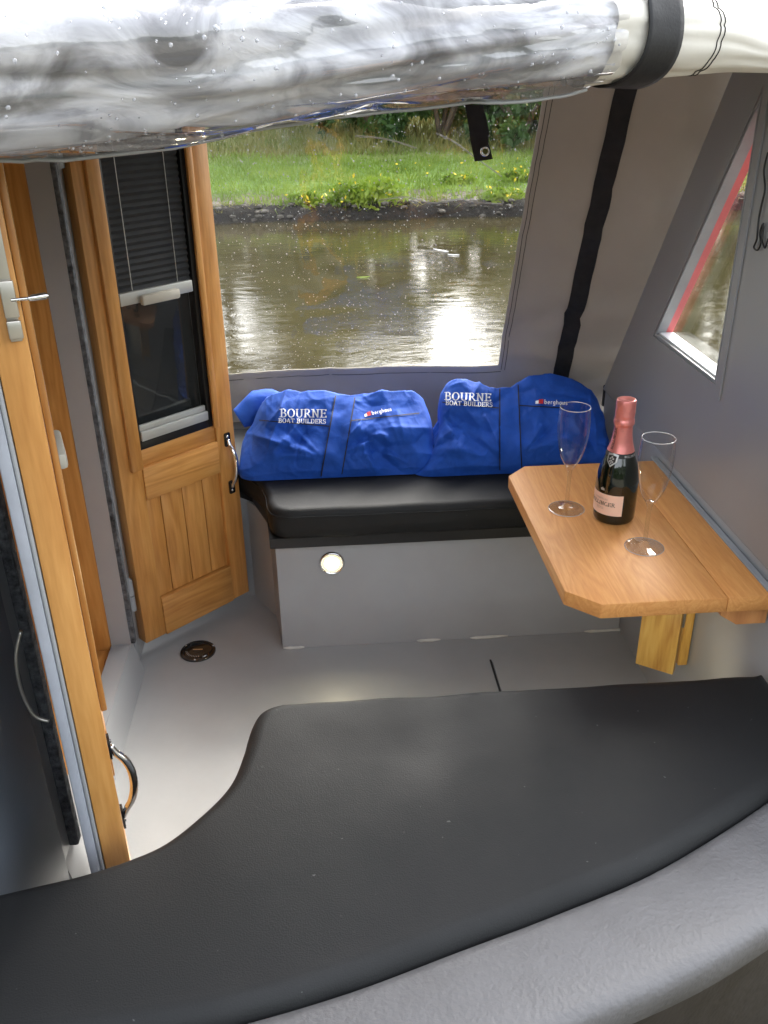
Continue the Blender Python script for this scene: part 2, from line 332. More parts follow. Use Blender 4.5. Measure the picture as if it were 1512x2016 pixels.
M['leaf_a'] = leafmat('hedge_leaf', ((.025, .065, .012), (.05, .11, .02), (.09, .17, .03)))
M['leaf_b'] = leafmat('tree_leaf', ((.02, .05, .012), (.045, .085, .02), (.08, .13, .03)))
M['weed'] = leafmat('weed_leaf', ((.12, .20, .02), (.20, .30, .03), (.32, .38, .05)))
M['petal'] = mat('yellow_petal', (.75, .55, .03), .6); M['bark'] = paint('bark', (.09, .07, .05), .9, 8, .4, .8, .02, 30, 0)
tag(near_hedge().build('unseen_hedge', M['leaf_b']), 'unseen leafy hedge added behind the towpath to darken the reflections', 'hedge', kind='stuff')
def blades(n, x0, x1, y0, y1, h, wd, seed):
    rd = random.Random(seed); b = MB()
    for i in range(n):
        x = rd.uniform(x0, x1); y = rd.uniform(y0, y1); z = gz(x, y)-.01; a = rd.uniform(0, math.pi); hh = h*rd.uniform(.5, 1.3); lx, ly = rd.gauss(0, .35)*hh, rd.gauss(0, .35)*hh
        dx, dy = math.cos(a)*wd, math.sin(a)*wd
        b.add([(x-dx, y-dy, z), (x+dx, y+dy, z), (x+lx, y+ly, z+hh)], [(0, 1, 2)])
    return b
tag(blades(30000, -6, 9, 11.72, 14.6, .085, .010, 1).build('bank_grass', M['grass']), 'bright green mown grass strip on the far canal bank', 'grass', kind='stuff')
tag(blades(18000, -8, 11, 14.4, 18, .20, .013, 2).build('rough_grass', M['rough']), 'tawny rough grass above the bright green strip', 'grass', kind='stuff')
def leafmass(b, c, rad, n, size, rd, flat=.0):
    for i in range(n):
        d = Vector((rd.gauss(0, 1), rd.gauss(0, 1), rd.gauss(0, 1))).normalized()*(rd.random()**.4)
        p = Vector(c)+Vector((d.x*rad[0], d.y*rad[1], d.z*rad[2])); a = Vector((rd.gauss(0, 1), rd.gauss(0, 1), rd.gauss(0, .6))).normalized(); q = a.orthogonal().normalized()
        q.rotate(Matrix.Rotation(rd.uniform(0, 6.28), 3, a)); s_ = size*rd.uniform(.6, 1.3); t = a.cross(q)
        b.add([p-q*s_, p+t*s_*.45, p+q*s_, p-t*s_*.45], [(0, 1, 2, 3)])
def bush(x, y, h, wd, n, size, seed, label, mt):
    rd = random.Random(seed); z0 = gz(x, y); t = thing('hedge_bush', label, 'bush', (x, y, z0), 0, 'hedge bushes on the far bank')
    tr = MB(); tips = []
    for k in range(5):
        a = rd.uniform(0, 6.28); q = Vector((x+math.cos(a)*wd*.5, y+math.sin(a)*wd*.4, z0+h*rd.uniform(.6, .9))); tips.append(q)
        tr.tube([(x, y, z0-.05), (lerp(x, q.x, .4), lerp(y, q.y, .4), z0+h*.35), q], [.05, .035, .01], 6)
    tr.build('trunk', M['bark'], t); b = MB()
    for k in range(26):
        a = rd.uniform(0, 6.28); r_ = rd.random()**.5*wd; zz = z0+h*rd.uniform(.08, 1)
        leafmass(b, (x+math.cos(a)*r_, y+math.sin(a)*r_*.7, zz), [rd.uniform(.25, .5)*wd*.7]*2+[rd.uniform(.2, .4)*h*.5], n//26, size, rd)
    b.build('crown', mt, t)
bl = ['left end bush of the far hedge beside the rough grass', 'dark bush in the hedge, second from its left end', 'leafy bush in the middle of the far hedge',
      'broad bush in the hedge behind the hanging eyelet strap', 'bush at the right side of the far hedge by the canvas edge', 'bush of the far hedge hidden mostly behind the canvas', 'bush of the far hedge seen through the red framed window', 'last bush of the hedge seen through the red framed window']
for i, (x, y) in enumerate([(.1, 16.6), (1.0, 15.9), (2.1, 15.4), (3.3, 15.1), (4.5, 15.0), (5.8, 15.2), (7.2, 15.3), (8.6, 15.5)]):
    bush(x, y, [2.5, 2.3, 1.35, 1.25, 1.8, 2.5, 2.3, 2.4][i], 1.1, 3600, .085, 20+i, bl[i], M['leaf_a'])
def tree(x, y, h, r, n, seed, label):
    rd = random.Random(seed); z0 = gz(x, y); t = thing('bank_tree', label, 'tree', (x, y, z0), 0, 'trees behind the far bank')
    tr = MB(); tr.tube([(x, y, z0-.1), (x+.05, y, z0+h*.3), (x-.05, y+.1, z0+h*.6), (x, y, z0+h*.9)], [.22, .17, .1, .03], 8)
    b = MB()
    for k in range(34):
        a = rd.uniform(0, 6.28); q = rd.random()**.5*r; zz = z0+h*rd.uniform(.05, 1.0); q *= 1-.5*abs((zz-z0)/h-.5)
        c = (x+math.cos(a)*q, y+math.sin(a)*q, zz)
        if k < 9: tr.tube([(x, y, zz-.6), (lerp(x, c[0], .5), lerp(y, c[1], .5), zz-.2), c], [.07, .05, .015], 5)
        leafmass(b, c, [r*.42]*2+[r*.34], n//34, .17, rd)
    tr.build('trunk', M['bark'], t); b.build('crown', M['leaf_b'], t)
tl = ['far left bank tree reflected in the brown water', 'bank tree reflected left of the door edge', 'tall bank tree reflected in the left half of the water', 'tall bank tree reflected left of the bright glare',
      'bank tree reflected right of the bright glare', 'tall bank tree reflected below the canvas edge', 'bank tree reflected in the red framed window water', 'far right bank tree beyond the red framed window']
for i, (x, y, h, r) in enumerate([(-8.2, 23, 10, 2.6), (-5.0, 21.5, 10, 2.6), (-2.3, 22.5, 10.5, 2.5), (-.1, 22, 10.2, 2.3), (5.7, 22.5, 10, 2.2), (10.2, 22, 9.5, 2.5), (14.5, 22.5, 8.5, 2.4), (19, 23, 9, 2.6)]):
    tree(x, y, h, r, 8000, 50+i, tl[i])
rdw = random.Random(5)
wl = {'weed_clump': 'yellow green weed clump hanging over the bank edge in mid window'}
for i, (px, py, s_) in enumerate([(728, 392, 1.0), (600, 388, .45), (690, 385, .6), (990, 378, .5), (900, 352, .45), (1020, 335, .5)]):
    g = onY(px, py, 11.75 if i < 4 else 12.6); g.z = gz(g.x, g.y); lab = ['yellow green weed clump spilling over the bank edge in mid window', 'small weed tuft on the bank lip left of the big clump', 'low weed tuft touching the big yellow green clump',
        'weed tuft on the bank lip near the canvas edge', 'yellow flowered weed in the grass below the eyelet strap', 'yellow flowered weed in the grass by the canvas edge'][i]
    t = thing('weed_clump', lab, 'weed', g, 0, 'weeds along the bank edge'); b = MB()
    leafmass(b, (g.x, g.y-.05, g.z+.08*s_), (.55*s_, .2*s_, .22*s_), int(500*s_), .05, rdw); b.build('leaf_mass', M['weed'], t)
    f = MB(); leafmass(f, (g.x, g.y-.1, g.z+.2*s_), (.6*s_, .25, .2*s_), 16, .028, rdw); tag(f.build('flower_heads', M['petal'], t), kind='stuff')
rg_ = random.Random(31); b = MB()
for i in range(2600):                                  # dry stalks and weeds trailing over the mud
    x = rg_.uniform(-5.5, 8.5); k = noise.noise((x*1.1, 3, 8))+.5*noise.noise((x*4, 1, 2))
    if k < rg_.uniform(-.5, .5): continue
    y = 11.66+.12*noise.noise((x*.9, 5, 1))+rg_.uniform(-.06, .12); z = gz(x, max(11.6, y))+rg_.uniform(-.02, .05); h = rg_.uniform(.05, .16); a = rg_.uniform(0, 6.28)
    b.add([(x-.008, y, z), (x+.008, y, z), (x+math.cos(a)*h*.8, y-.04, z+rg_.uniform(-.6, .7)*h)], [(0, 1, 2)])
tag(b.build('trailing_weeds', M['rough']), 'dry stalks and weeds trailing over the muddy bank edge', 'weeds', kind='stuff')
b = MB()
for i in range(330):
    x = rg_.uniform(-5.5, 8.5); y = 11.60+.12*noise.noise((x*.9, 5, 1))+rg_.uniform(-.05, .06); sz = .014+.035*rg_.random()**2; bm = bmesh.new(); bmesh.ops.create_icosphere(bm, subdivisions=1, radius=1)
    zc = rg_.uniform(-.27, -.05)
    for v in bm.verts: k = sz*(1+.5*noise.noise(v.co*1.7+Vector((x*9, 0, 0)))); v.co = Vector((x+v.co.x*k*1.5, y+v.co.y*k, zc+v.co.z*k*.7))
    b.frombm(bm)
tag(b.build('bank_stones', paint('wet_stone', (.075, .065, .052), .7, 8, .5, .6, .01, 30, .1)), 'broken stones and clods along the far waterline', 'stones', kind='stuff')
fl = MB(); leafmass(fl, (4.0, 13.0, .22), (3.2, .9, .12), 110, .022, rdw); tag(fl.build('meadow_flowers', M['petal']), 'tiny yellow flowers scattered over the far bank grass', 'flowers', kind='stuff')
for i, (px, py, sz) in enumerate([(868, 493, .11), (893, 502, .06), (715, 546, .06)]):
    q = onZ(px, py, WZ+.004); b = MB(); ax = Vector((math.cos(-.9+i*.5), math.sin(-.9+i*.5), 0)); sd_ = Vector((-ax.y, ax.x, 0)); pts = []
    for r_ in range(7): e = r_/6; pts.append([q+ax*sz*(e*2-1)+sd_*(c_-1)*sz*.22*math.sin(math.pi*(.06+.88*e))+Vector((0, 0, .008 if c_ == 1 else 0)) for c_ in range(3)])
    b.grid(pts); tag(b.build('floating_leaf', M['weed'] if i == 2 else M['silver']), ['pale feather floating on the brown water', 'small pale scrap floating right of the feather', 'yellow leaf floating on the brown water'][i], 'debris', 'bits floating on the canal')
# ================================================================== the boat
XB, XF = -.548, .837                                   # cabin bulkhead face, front board face
NEAR_IN = [(-.75, .69), (-.214, .719), (-.121, .732), (.009, .763), (.148, .807), (.3, .855), (.469, .917), (.688, 1.032), (.86, 1.145), (1.2, 1.42), (1.42, 1.70)]
curve = smooth_tab(NEAR_IN, 12)
GZ = .425                                              # gunwale level
boat = thing('narrowboat', 'grey steel narrowboat bow well with bulkhead, benches and gunwales', 'boat', (0, YC, WZ))
# floor of the well deck
fb = MB(); fb.prism([(XB, .62), (XF+.02, .95), (XF+.02, 2.45), (XB, 2.80)], lambda p, k: (p[0], p[1], -.02*k)); deck = fb.build('deck_floor', M['floor'], boat)
# gunwales (near and mirrored far) with rounded outer edge, hull sides below
def gun_rows(sgn):
    rows = []
    for (x, y), in zip(curve):
        i = 0
        d = .150 if x < .9 else max(.06, .150-(x-.9)*.15)
        prof = [(0.0, -.09), (0.0, -.012), (.006, -.003), (.02, .0), (.06, .001), (.11, -.001), (d-.022, -.003), (d-.010, -.006), (d-.003, -.013), (d, -.024), (d-.001, -.06), (d-.016, -.075)]
        r_ = []
        for o, z in prof:
            yy = y-o; r_.append((x+o*.32*max(0, min(1, (x+.2)*1.2)), yy if sgn > 0 else 2*YC-yy, GZ+z))
        rows.append(r_)
    return rows
for sgn, nm in ((1, 'gunwale'), (-1, 'gunwale')):
    g = MB(); g.grid(gun_rows(sgn)); g.build(nm, M['gunwale'], boat, smooth=True)
    h = MB(); rows = gun_rows(sgn); h.grid([[r_[-1], (r_[-1][0], r_[-1][1]+.01*sgn, .15), (r_[-1][0], r_[-1][1]+.02*sgn, .12), (r_[-1][0]-.0, r_[-1][1]+.03*sgn, -.6)] for r_ in rows]); h.build('hull_side', M['hull'], boat, smooth=True)
# bulkhead with doorway
bk = MB(); bk.prism([(.60, 0), (2.84, 0), (2.84, 1.50), (2.60, 1.72), (1.72, 1.80), (.84, 1.72), (.60, 1.50)], lambda p, k: (XB-.052*k, p[0], p[1]), [[(1.40, .10), (2.045, .10), (2.045, 1.62), (1.40, 1.62)]])
bulk = bk.build('bulkhead', M['steel'], boat)
s = MB(); s.bbox(XB-.002, XB+.012, 2.047, 2.066, .10, 1.62, .003); s.build('door_rebate', M['fleece'], bulk)
s = MB(); s.bbox(XB-.002, XB+.004, 2.07, 2.11, .02, 1.62, .002); s.build('frame_flange', M['board_light'], bulk)
s = MB(); s.bbox(XB-.002, XB+.016, .64, 1.275, .005, 1.60, .004); s.build('side_plate', M['navy'], bulk)
s = MB(); s.bbox(XB-.002, XB+.018, 1.345, 1.372, .10, 1.62, .004); s.build('door_rebate', M['fleece'], bulk)
# fillet along the foot of the bulkhead
s = MB(); s.prism([(0, 0), (.022, 0), (.0, .1)], lambda p, k: (XB+p[0], 1.30+.76*k, p[1]+.001)); s.build('kick_fillet', M['steel'], boat)
# cabin interior seen through the doorway
s = MB(); s.bbox(-1.9, XB-.053, 2.046, 2.07, -.4, 1.62, .002); s.build('oak_lining', M['oak_z'], boat)
s = MB(); s.bbox(-1.9, XB-.053, 1.375, 1.399, -.4, 1.62, .002); s.build('oak_lining', M['oak_z'], boat)
s = MB(); s.box(-1.92, -1.9, 1.3, 2.1, -.4, 1.64); s.build('cabin_end', M['black'], boat)
s = MB(); s.box(-1.92, XB-.053, 1.3, 2.12, 1.63, 1.66); s.build('cabin_ceiling', M['board_light'], boat)
s = MB(); s.box(-1.9, XB-.053, 1.4, 2.045, -.42, -.40); s.build('cabin_sole', M['oak_x'], boat)
s = MB(); s.bbox(-.80, XB-.055, 1.401, 2.044, .062, .088, .004); s.build('step_tread', M['oak_y'], boat)
s = MB(); s.bbox(-1.02, -.80, 1.401, 2.044, -.16, -.135, .004); s.build('step_tread', M['oak_y'], boat)
s = MB(); s.box(-.80, -.78, 1.402, 2.043, -.14, .061); s.build('step_riser', M['oak_y'], boat)
s = MB(); s.box(-1.95, XB-.054, .62, 2.82, 1.805, 1.83); s.build('cabin_roof', M['navy'], boat)
for y in (.60, 2.80):
    s = MB(); s.box(-1.95, XB-.054, y, y+.02, -.2, 1.8); s.build('cabin_side', M['navy'], boat)
# front bulkhead below the board
s = MB(); s.prism([(.98, 0), (2.46, 0), (2.47, .618), (.97, .618)], lambda p, k: (XF+.003+.02*k, p[0], p[1])); s.build('front_bulkhead', M['steel'], boat)
s = MB(); s.prism([(XF+.025, 1.02), (1.1, 1.2), (1.4, 1.72), (1.1, 2.24), (XF+.025, 2.42)], lambda p, k: (p[0], p[1], .44-.02*k)); s.build('foredeck', M['gunwale'], boat)
# benches
def bench(poly, lab):
    b = MB(); b.prism(poly, lambda p, k: (p[0], p[1], .339*k+.0005)); o = b.build('bench_box', M['steel'], boat); return o
FAR_B = [(-.145, 2.127), (XF, 2.127), (XF, 2.30), (.7, 2.40), (.3, 2.58), (-.1, 2.68), (-.53, 2.72), (-.53, 2.57), (-.35, 2.50), (-.24, 2.42), (-.17, 2.30)]
NEAR_B = [(p[0], 2*YC-p[1]) for p in FAR_B]
fbx = bench(FAR_B, 'far'); nbx = bench(NEAR_B, 'near')
t_ = MB(); t_.prism([(p[0], p[1]) for p in [(-.158, 2.106), (XF-.003, 2.106), (XF-.003, 2.29), (.6, 2.44), (-.5, 2.70), (-.5, 2.56), (-.33, 2.50), (-.22, 2.40), (-.172, 2.26)]], lambda p, k: (p[0], p[1], .340+.030*k)); t_.build('seat_edge_trim', M['black'], fbx)
t_ = MB(); t_.prism([(p[0], 2*YC-p[1]) for p in [(-.158, 2.106), (XF-.003, 2.106), (XF-.003, 2.29), (.6, 2.44), (-.5, 2.70), (-.5, 2.56), (-.33, 2.50), (-.22, 2.40), (-.172, 2.26)]], lambda p, k: (p[0], p[1], .340+.020*k)); t_.build('seat_edge_trim', M['black'], nbx)
# sealant beads along the foot of the far bench
rd = random.Random(3); x = -.145
while x < .80:
    l_ = rd.uniform(.03, .16)
    if rd.random() < .62:
        b = MB(); k = 6; b.tube([(x+l_*i/k, 2.1255, .003+.001*rd.random()) for i in range(k+1)], [.0015]+[rd.uniform(.003, .0055) for _ in range(k-1)]+[.0015], 6); b.build('sealant_bead', M['weld'], fbx, smooth=True)
    x += l_+rd.uniform(0, .05)
# recessed lights on both bench fronts
def led(c, ny, par, power):
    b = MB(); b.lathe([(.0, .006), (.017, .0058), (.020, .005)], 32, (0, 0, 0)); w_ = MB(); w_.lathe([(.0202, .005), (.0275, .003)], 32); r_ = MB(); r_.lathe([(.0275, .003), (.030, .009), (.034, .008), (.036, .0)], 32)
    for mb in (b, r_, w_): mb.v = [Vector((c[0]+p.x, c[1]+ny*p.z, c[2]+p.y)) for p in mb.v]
    o = r_.build('light_ring', M['chrome'], par, smooth=True); b.build('light_lens', M['led'], o, smooth=True); w_.build('glow_ring', M['led_glow'], o, smooth=True)
    ld = bpy.data.lights.new('bench_lamp', 'SPOT'); ld.energy = power; ld.color = (1, .88, .58); ld.spot_size = R(150); ld.spot_blend = .6; ld.shadow_soft_size = .02
    lo = bpy.data.objects.new('bench_lamp', ld); C.objects.link(lo); lo.parent = par
    wm = Matrix.Translation((c[0], c[1]+ny*.02, c[2])) @ Vector((0, -ny, 0)).to_track_quat('Z', 'Y').to_matrix().to_4x4(); lo.matrix_local = MW[par.name].inverted() @ wm
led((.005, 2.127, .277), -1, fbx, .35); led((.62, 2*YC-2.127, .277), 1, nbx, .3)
# floor hatch: slot and lid
hp = [(.440, 1.70), (.779, 1.70), (.779, 2.008), (.440, 2.008)]
b = MB(); b.prism(hp, lambda p, k: (p[0], p[1], .0015+.003*k)); hatch = b.build('floor_hatch', M['floor'], boat)
b = MB(); b.box(.4335, .4385, 1.68, 2.018, .0005, .0022); b.build('hatch_slot', M['black'], hatch)
# deck filler
fl = thing('deck_filler', 'round dark chrome filler cap set in the grey deck floor', 'filler cap', (-.388, 2.135, 0))
b = MB(); b.lathe([(.0, .0005), (.050, .0005), (.0505, .003), (.049, .006), (.042, .0075), (.040, .006)], 48); b.build('flange', M['darkchrome'], fl, local=True, angle=40)
b = MB(); b.lathe([(.0, .0085), (.012, .0085), (.0125, .0075), (.036, .0078), (.0395, .0060)], 48); cp = b.build('cap', M['darkchrome'], fl, local=True, angle=40)
b = MB(); b.bbox(-.014, .014, -.0025, .0025, .0083, .0098, .0006); b.build('key_slot', M['chrome'], cp, local=True)
for k in range(3):
    a = R(25+120*k); b = MB(); b.lathe([(0, .0085), (.0025, .0084), (.0034, .0070)], 12, (.0455*math.cos(a), .0455*math.sin(a), 0)); b.build('screw', M['chrome'], fl, local=True, smooth=True)
for k in range(11):                                    # engraved letter-like strokes round the rim
    a = R(190+k*9); b = MB(); c_ = Vector((.032*math.cos(a), .032*math.sin(a), .0081)); q = Vector((math.cos(a), math.sin(a), 0)); t_ = Vector((-q.y, q.x, 0))
    b.add([c_-q*.003-t_*.0007, c_-q*.003+t_*.0007, c_+q*.003+t_*.0007, c_+q*.003-t_*.0007], [(0, 1, 2, 3)]); b.build('engraved_mark', M['silver'], cp, local=True)
# ------------------------------------------------------------------ cushions
def cushion(outline, z0, z1, rad, name, label, seam=True, mir=False):
    pts = [Vector((p[0], 2*YC-p[1] if mir else p[1])) for p in outline]
    if mir: pts.reverse()
    area = sum(a.x*b.y-b.x*a.y for a, b in zip(pts, pts[1:]+pts[:1])); 
    if area < 0: pts.reverse()
    n = len(pts); nor = []
    for i in range(n):
        t = (pts[(i+1) % n]-pts[i-1]).normalized(); nor.append(Vector((-t.y, t.x)))      # inward (ccw)
    t = thing(name, label, 'cushion', (sum((p.x for p in pts))/n, sum((p.y for p in pts))/n, z0))
    rings = []; prof = [(.006, 0), (0, .006), (-.002, (z1-z0)*.45), (0.0, z1-z0-rad)]
    for k in range(1, 8): a = R(90*k/7); prof.append((rad*(1-math.cos(a)), z1-z0-rad+rad*math.sin(a)))
    b = MB()
    for o, z in prof:
        rings.append([(p.x+q.x*(o+.0025*noise.noise((p.x*14, p.y*14, z*9))), p.y+q.y*(o+.0025*noise.noise((p.x*14, p.y*14, z*9))), z0+z+.002*noise.noise((p.x*9, p.y*9, 2))*(z > .03)) for p, q in zip(pts, nor)])
    b.grid([r_+[r_[0]] for r_ in rings])
    bm = bmesh.new(); vs = [bm.verts.new(p) for p in rings[-1]]
    for i in range(n): bm.edges.new((vs[i], vs[(i+1) % n]))
    bmesh.ops.triangle_fill(bm, use_beauty=True, use_dissolve=False, edges=bm.edges[:]); b.frombm(bm)
    bm = bmesh.new(); vs = [bm.verts.new(p) for p in rings[0]]
    for i in range(n): bm.edges.new((vs[i], vs[(i+1) % n]))
    bmesh.ops.triangle_fill(bm, use_beauty=True, use_dissolve=False, edges=bm.edges[:]); b.frombm(bm)
    bm = bmesh.new(); me = bpy.data.meshes.new('tmp'); me.from_pydata([tuple(v) for v in b.v], [], b.f); bm.from_mesh(me); bmesh.ops.remove_doubles(bm, verts=bm.verts[:], dist=.0004); b = MB(); b.frombm(bm); bpy.data.meshes.remove(me)
    o = b.build('pad', M['leather'], t, angle=50)
    if seam:
        s_ = MB(); s_.tube([(p.x-q.x*.0015, p.y-q.y*.0015, z1-rad*.9) for p, q in zip(pts, nor)]+[(pts[0].x-nor[0].x*.0015, pts[0].y-nor[0].y*.0015, z1-rad*.9)], .0022, 5, False); s_.build('piping', M['leather'], o, smooth=True)
    return t
back = smooth_tab([(-.100, 1.344), (-.125, 1.336), (-.146, 1.318), (-.158, 1.285), (-.162, 1.255), (-.166, 1.218), (-.185, 1.145), (-.221, 1.086), (-.269, 1.032), (-.321, 1.001), (-.381, .978), (-.444, .963), (-.532, .945)], 6)
front = smooth_tab([(-.532, .70), (-.214, .719), (-.121, .732), (.009, .763), (.148, .807), (.3, .855), (.469, .917), (.688, 1.032), (.832, 1.125)], 6)
OUT = [(.832-.03*i, 1.344+.0015*math.sin(i*.8)) for i in range(31)]+back+[(-.532, .945-.03*i) for i in range(1, 8)]+front+[(.832, 1.125+.03*i) for i in range(1, 7)]
cushion(OUT, .36, .442, .032, 'seat_cushion', 'large curved black seat cushion in the foreground', False)
cushion(OUT, .372, .456, .022, 'seat_cushion', 'black seat cushion on the far bench beneath the blue jackets', True, True)
# ------------------------------------------------------------------ cabin doors
def door(loc, rz, flip, label, first):
    t = thing('cabin_door', label, 'door', loc, rz, 'oak lined cabin doors'); f = -1 if flip else 1
    HT = 1.52
    def bx(name, u0, u1, y0, y1, v0, v1, mt, par=t, b=.0025):
        y0, y1 = sorted((y0*f, y1*f)); q = MB(); q.bbox(u0, u1, y0, y1, v0, v1, b); return q.build(name, mt, par, local=True, angle=35)
    Wd = .371
    bx('steel_skin', -.006, Wd+.002, .040, .046, -.005, HT+.005, M['steel'])
    bx('skin_flange', Wd-.010, Wd+.001, .046, .062, -.005, HT+.005, M['flange'])
    bx('stile', 0, .066, 0, .039, 0, HT, M['oak_z']); bx('stile', .310, Wd, 0, .039, 0, HT, M['oak_z'])
    bx('bottom_rail', .0665, .3095, -.003, .038, -.002, .118, M['oak_x']); bx('middle_rail', .0665, .3095, -.003, .038, .422, .516, M['oak_x'])
    bx('lock_rail', .0665, .3095, .006, .038, .5165, .562, M['oak_x']); bx('top_rail', .0665, .3095, .001, .038, 1.40, HT, M['oak_x'])
    for i, (a, b) in enumerate(((.066, .1130), (.1150, .1825), (.1845, .2505), (.2525, .3095))): bx('plank', a+.0003, b, .010, .032, .119, .421, M['oak_z'], b=.002)
    bx('glazing_bead', .030, .064, -.014, -.0005, .517, HT-.04, M['oak_z']); bx('glazing_bead', .300, .318, -.010, -.0005, .560, HT-.04, M['oak_z'])
    # glazed unit
    for a, b, c, d in ((.0665, .078, .562, 1.40), (.290, .3095, .562, 1.40), (.078, .290, .562, .585), (.078, .290, 1.38, 1.40)): bx('gasket', a, b, .004, .030, c+.0005, d-.0005, M['black'], b=.001)
    bx('pane', .0782, .2898, .030, .034, .586, 1.379, M['pane'], b=.0005)
    bx('sill_track', .0785, .289, -.002, .012, .586, .612, M['alu']); bx('sill_track', .0785, .286, .004, .014, .6125, .628, M['alu'])
    bx('blind_headrail', .0785, .284, .002, .018, 1.298, 1.33, M['alu'])
    r_ = bx('blind_rail', .072, .283, -.003, .014, .935, .965, M['alu'])
    bx('blind_pull', .122, .232, -.022, -.0035, .930, .955, M['pull'], r_, .006)
    q = MB(); n = 42; q.grid([[(.0785+.205*j, f*(.004+(.006 if i % 2 else 0)), .966+(1.297-.966)*i/n) for j in (0, 1)] for i in range(n+1)]); q.build('pleated_blind', M['blind'], t, local=True)
    for u in (.112, .243): q = MB(); q.tube([(u, .003*f, .966), (u, .003*f, 1.297)], .0009, 5); q.build('blind_cord', M['alu'], t, local=True)
    # handle
    q = MB(); pth = smooth_tab([(.343, -.004*f, .512), (.344, -.010*f, .497), (.345, -.021*f, .480), (.346, -.028*f, .455), (.346, -.028*f, .425), (.345, -.021*f, .398), (.344, -.010*f, .380), (.343, -.004*f, .366)], 5)
    q.tube(pth, [.0045+.0025*math.sin(math.pi*i/(len(pth)-1)) for i in range(len(pth))], 10); hd = q.build('handle', M['chrome'], t, local=True, smooth=True)
    for v in (.512, .366):
        q = MB(); q.bbox(.333, .353, min(-.0045*f, 0), max(-.0045*f, 0), v-.020, v+.020, .004); q.build('handle_plate', M['darkchrome'], hd, local=True, angle=40)
        for d in (-.009, .009):
            q = MB(); q.lathe([(0, .0022), (.003, .0018), (.0042, 0)], 12); q.v = [Vector((.343+p.x, f*(-.0044-p.z), v+d+p.y)) for p in q.v]; q.build('screw', M['chrome'], hd, local=True, smooth=True)
    for v in (.16, 1.30):
        hg = MB(); hg.tube([(-.015, .016*f, v-.048), (-.015, .016*f, v-.002)], .010, 14); hn = hg.build('hinge', M['steel'], t, local=True, angle=40)
        hg = MB(); hg.tube([(-.015, .016*f, v+.002), (-.015, .016*f, v+.048)], .010, 14); hg.build('hinge_knuckle', M['steel'], hn, local=True, angle=40)
        hg = MB(); hg.tube([(-.015, .016*f, v+.049), (-.015, .016*f, v+.055)], [.008, .004], 14); hg.build('hinge_pin', M['steel'], hn, local=True, angle=40)
    return t
door((-.5235, 2.1145, .052), R(42.84), False, 'open oak cabin door with half drawn blind and chrome handle', True)
dn = door((-.462, 1.420, .052), R(-71.7), True, 'open oak cabin door seen edge on at the left', False)
# window catch on the edge of the near leaf
ct = MB(); ct.bbox(.3725, .377, -.019, -.006, 1.160, 1.34, .001); kk = ct.build('catch_plate', M['satin'], dn, local=True, angle=40)
ct = MB(); ct.bbox(.377, .384, -.020, -.004, 1.164, 1.186, .002); ct.bbox(.377, .384, -.020, -.004, 1.189, 1.232, .002); ct.build('catch_body', M['satin'], kk, local=True, angle=40)
ct = MB(); ct.tube([(.383, -.010, 1.210), (.383, .008, 1.210), (.383, .009, 1.210), (.383, .028, 1.211), (.383, .031, 1.211)], [.0022, .0022, .0036, .0042, .002], 12); ct.build('catch_lever', M['chrome'], kk, local=True, angle=40)
ct = MB(); ct.bbox(.30, .3600, -.061, -.047, .01, 1.5, .004); ct.build('edge_seal', M['fleece'], dn, local=True, angle=40)
# looped wire by the near door
wr = MB(); wr.tube(smooth_tab([(-.470, 1.16, .74), (-.482, 1.15, .70), (-.486, 1.15, .64), (-.476, 1.15, .59), (-.455, 1.15, .575)], 6), .003, 8); tag(wr.build('wire_loop', M['satin'], smooth=True), 'thin pale wire loop behind the edge on oak door', 'wire')
# ------------------------------------------------------------------ front (cratch) board
cb = thing('cratch_board', 'dark grey triangular front board with a red framed window', 'board', (XF, YC, .62))
def edge_y(z): return 2.449-.68*(z-.674)
outl = [(edge_y(.622), .622), (edge_y(1.69), 1.69), (YC, 1.715), (2*YC-edge_y(1.69), 1.69), (2*YC-edge_y(.622), .622)]
wh = [(2.13, .884), (1.757, .884), (1.757, 1.443)]; wh2 = [(2*YC-p[0], p[1]) for p in wh]
b = MB(); b.prism(outl, lambda p, k: (XF+.018*k, p[0], p[1]), [wh]); b.build('panel', M['board'], cb)
def shrink(tri, d):                                   # offset a triangle (positive = outwards)
    c = [Vector(p) for p in tri]; a = (c[1]-c[0]).cross(c[2]-c[0]); sg = 1 if a > 0 else -1; out = []
    n = 3; lines = []
    for i in range(n):
        t = (c[(i+1) % n]-c[i]).normalized(); nn = Vector((t.y, -t.x))*sg; lines.append((c[i]+nn*d, t))
    for i in range(n):
        p, t = lines[i-1]; q, u = lines[i]; k = (q-p).cross(u)/t.cross(u); out.append(tuple(p+t*k))
    return out
for W_ in (wh,):
    b = MB(); b.prism(shrink(W_, .030), lambda p, k: (XF-.004+.0035*k, p[0], p[1]), [shrink(W_, .004)]); tr = b.build('window_trim', M['board'], cb)
    b = MB(); b.prism(shrink(W_, -.0005), lambda p, k: (XF-.003+.024*k, p[0], p[1]), [shrink(W_, -.005)]); b.build('window_lining', M['board_light'], cb)
    b = MB(); b.prism(shrink(W_, .03), lambda p, k: (XF+.0215+.018*k, p[0], p[1]), [shrink(W_, -.003)]); fr = b.build('outer_frame', M['red'], cb)
    b = MB(); b.prism(shrink(W_, .0), lambda p, k: (XF+.0405+.003*k, p[0], p[1])); b.build('pane', M['acrylic'], fr)
    c0, c1 = shrink(W_, -.0058)[:2]; y0, y1 = sorted((c0[0], c1[0])); b = MB(); b.bbox(XF+.004, XF+.039, y0+.012, y1-.002, .8892, .894, .001); b.build('sill_bead', M['white'], fr)
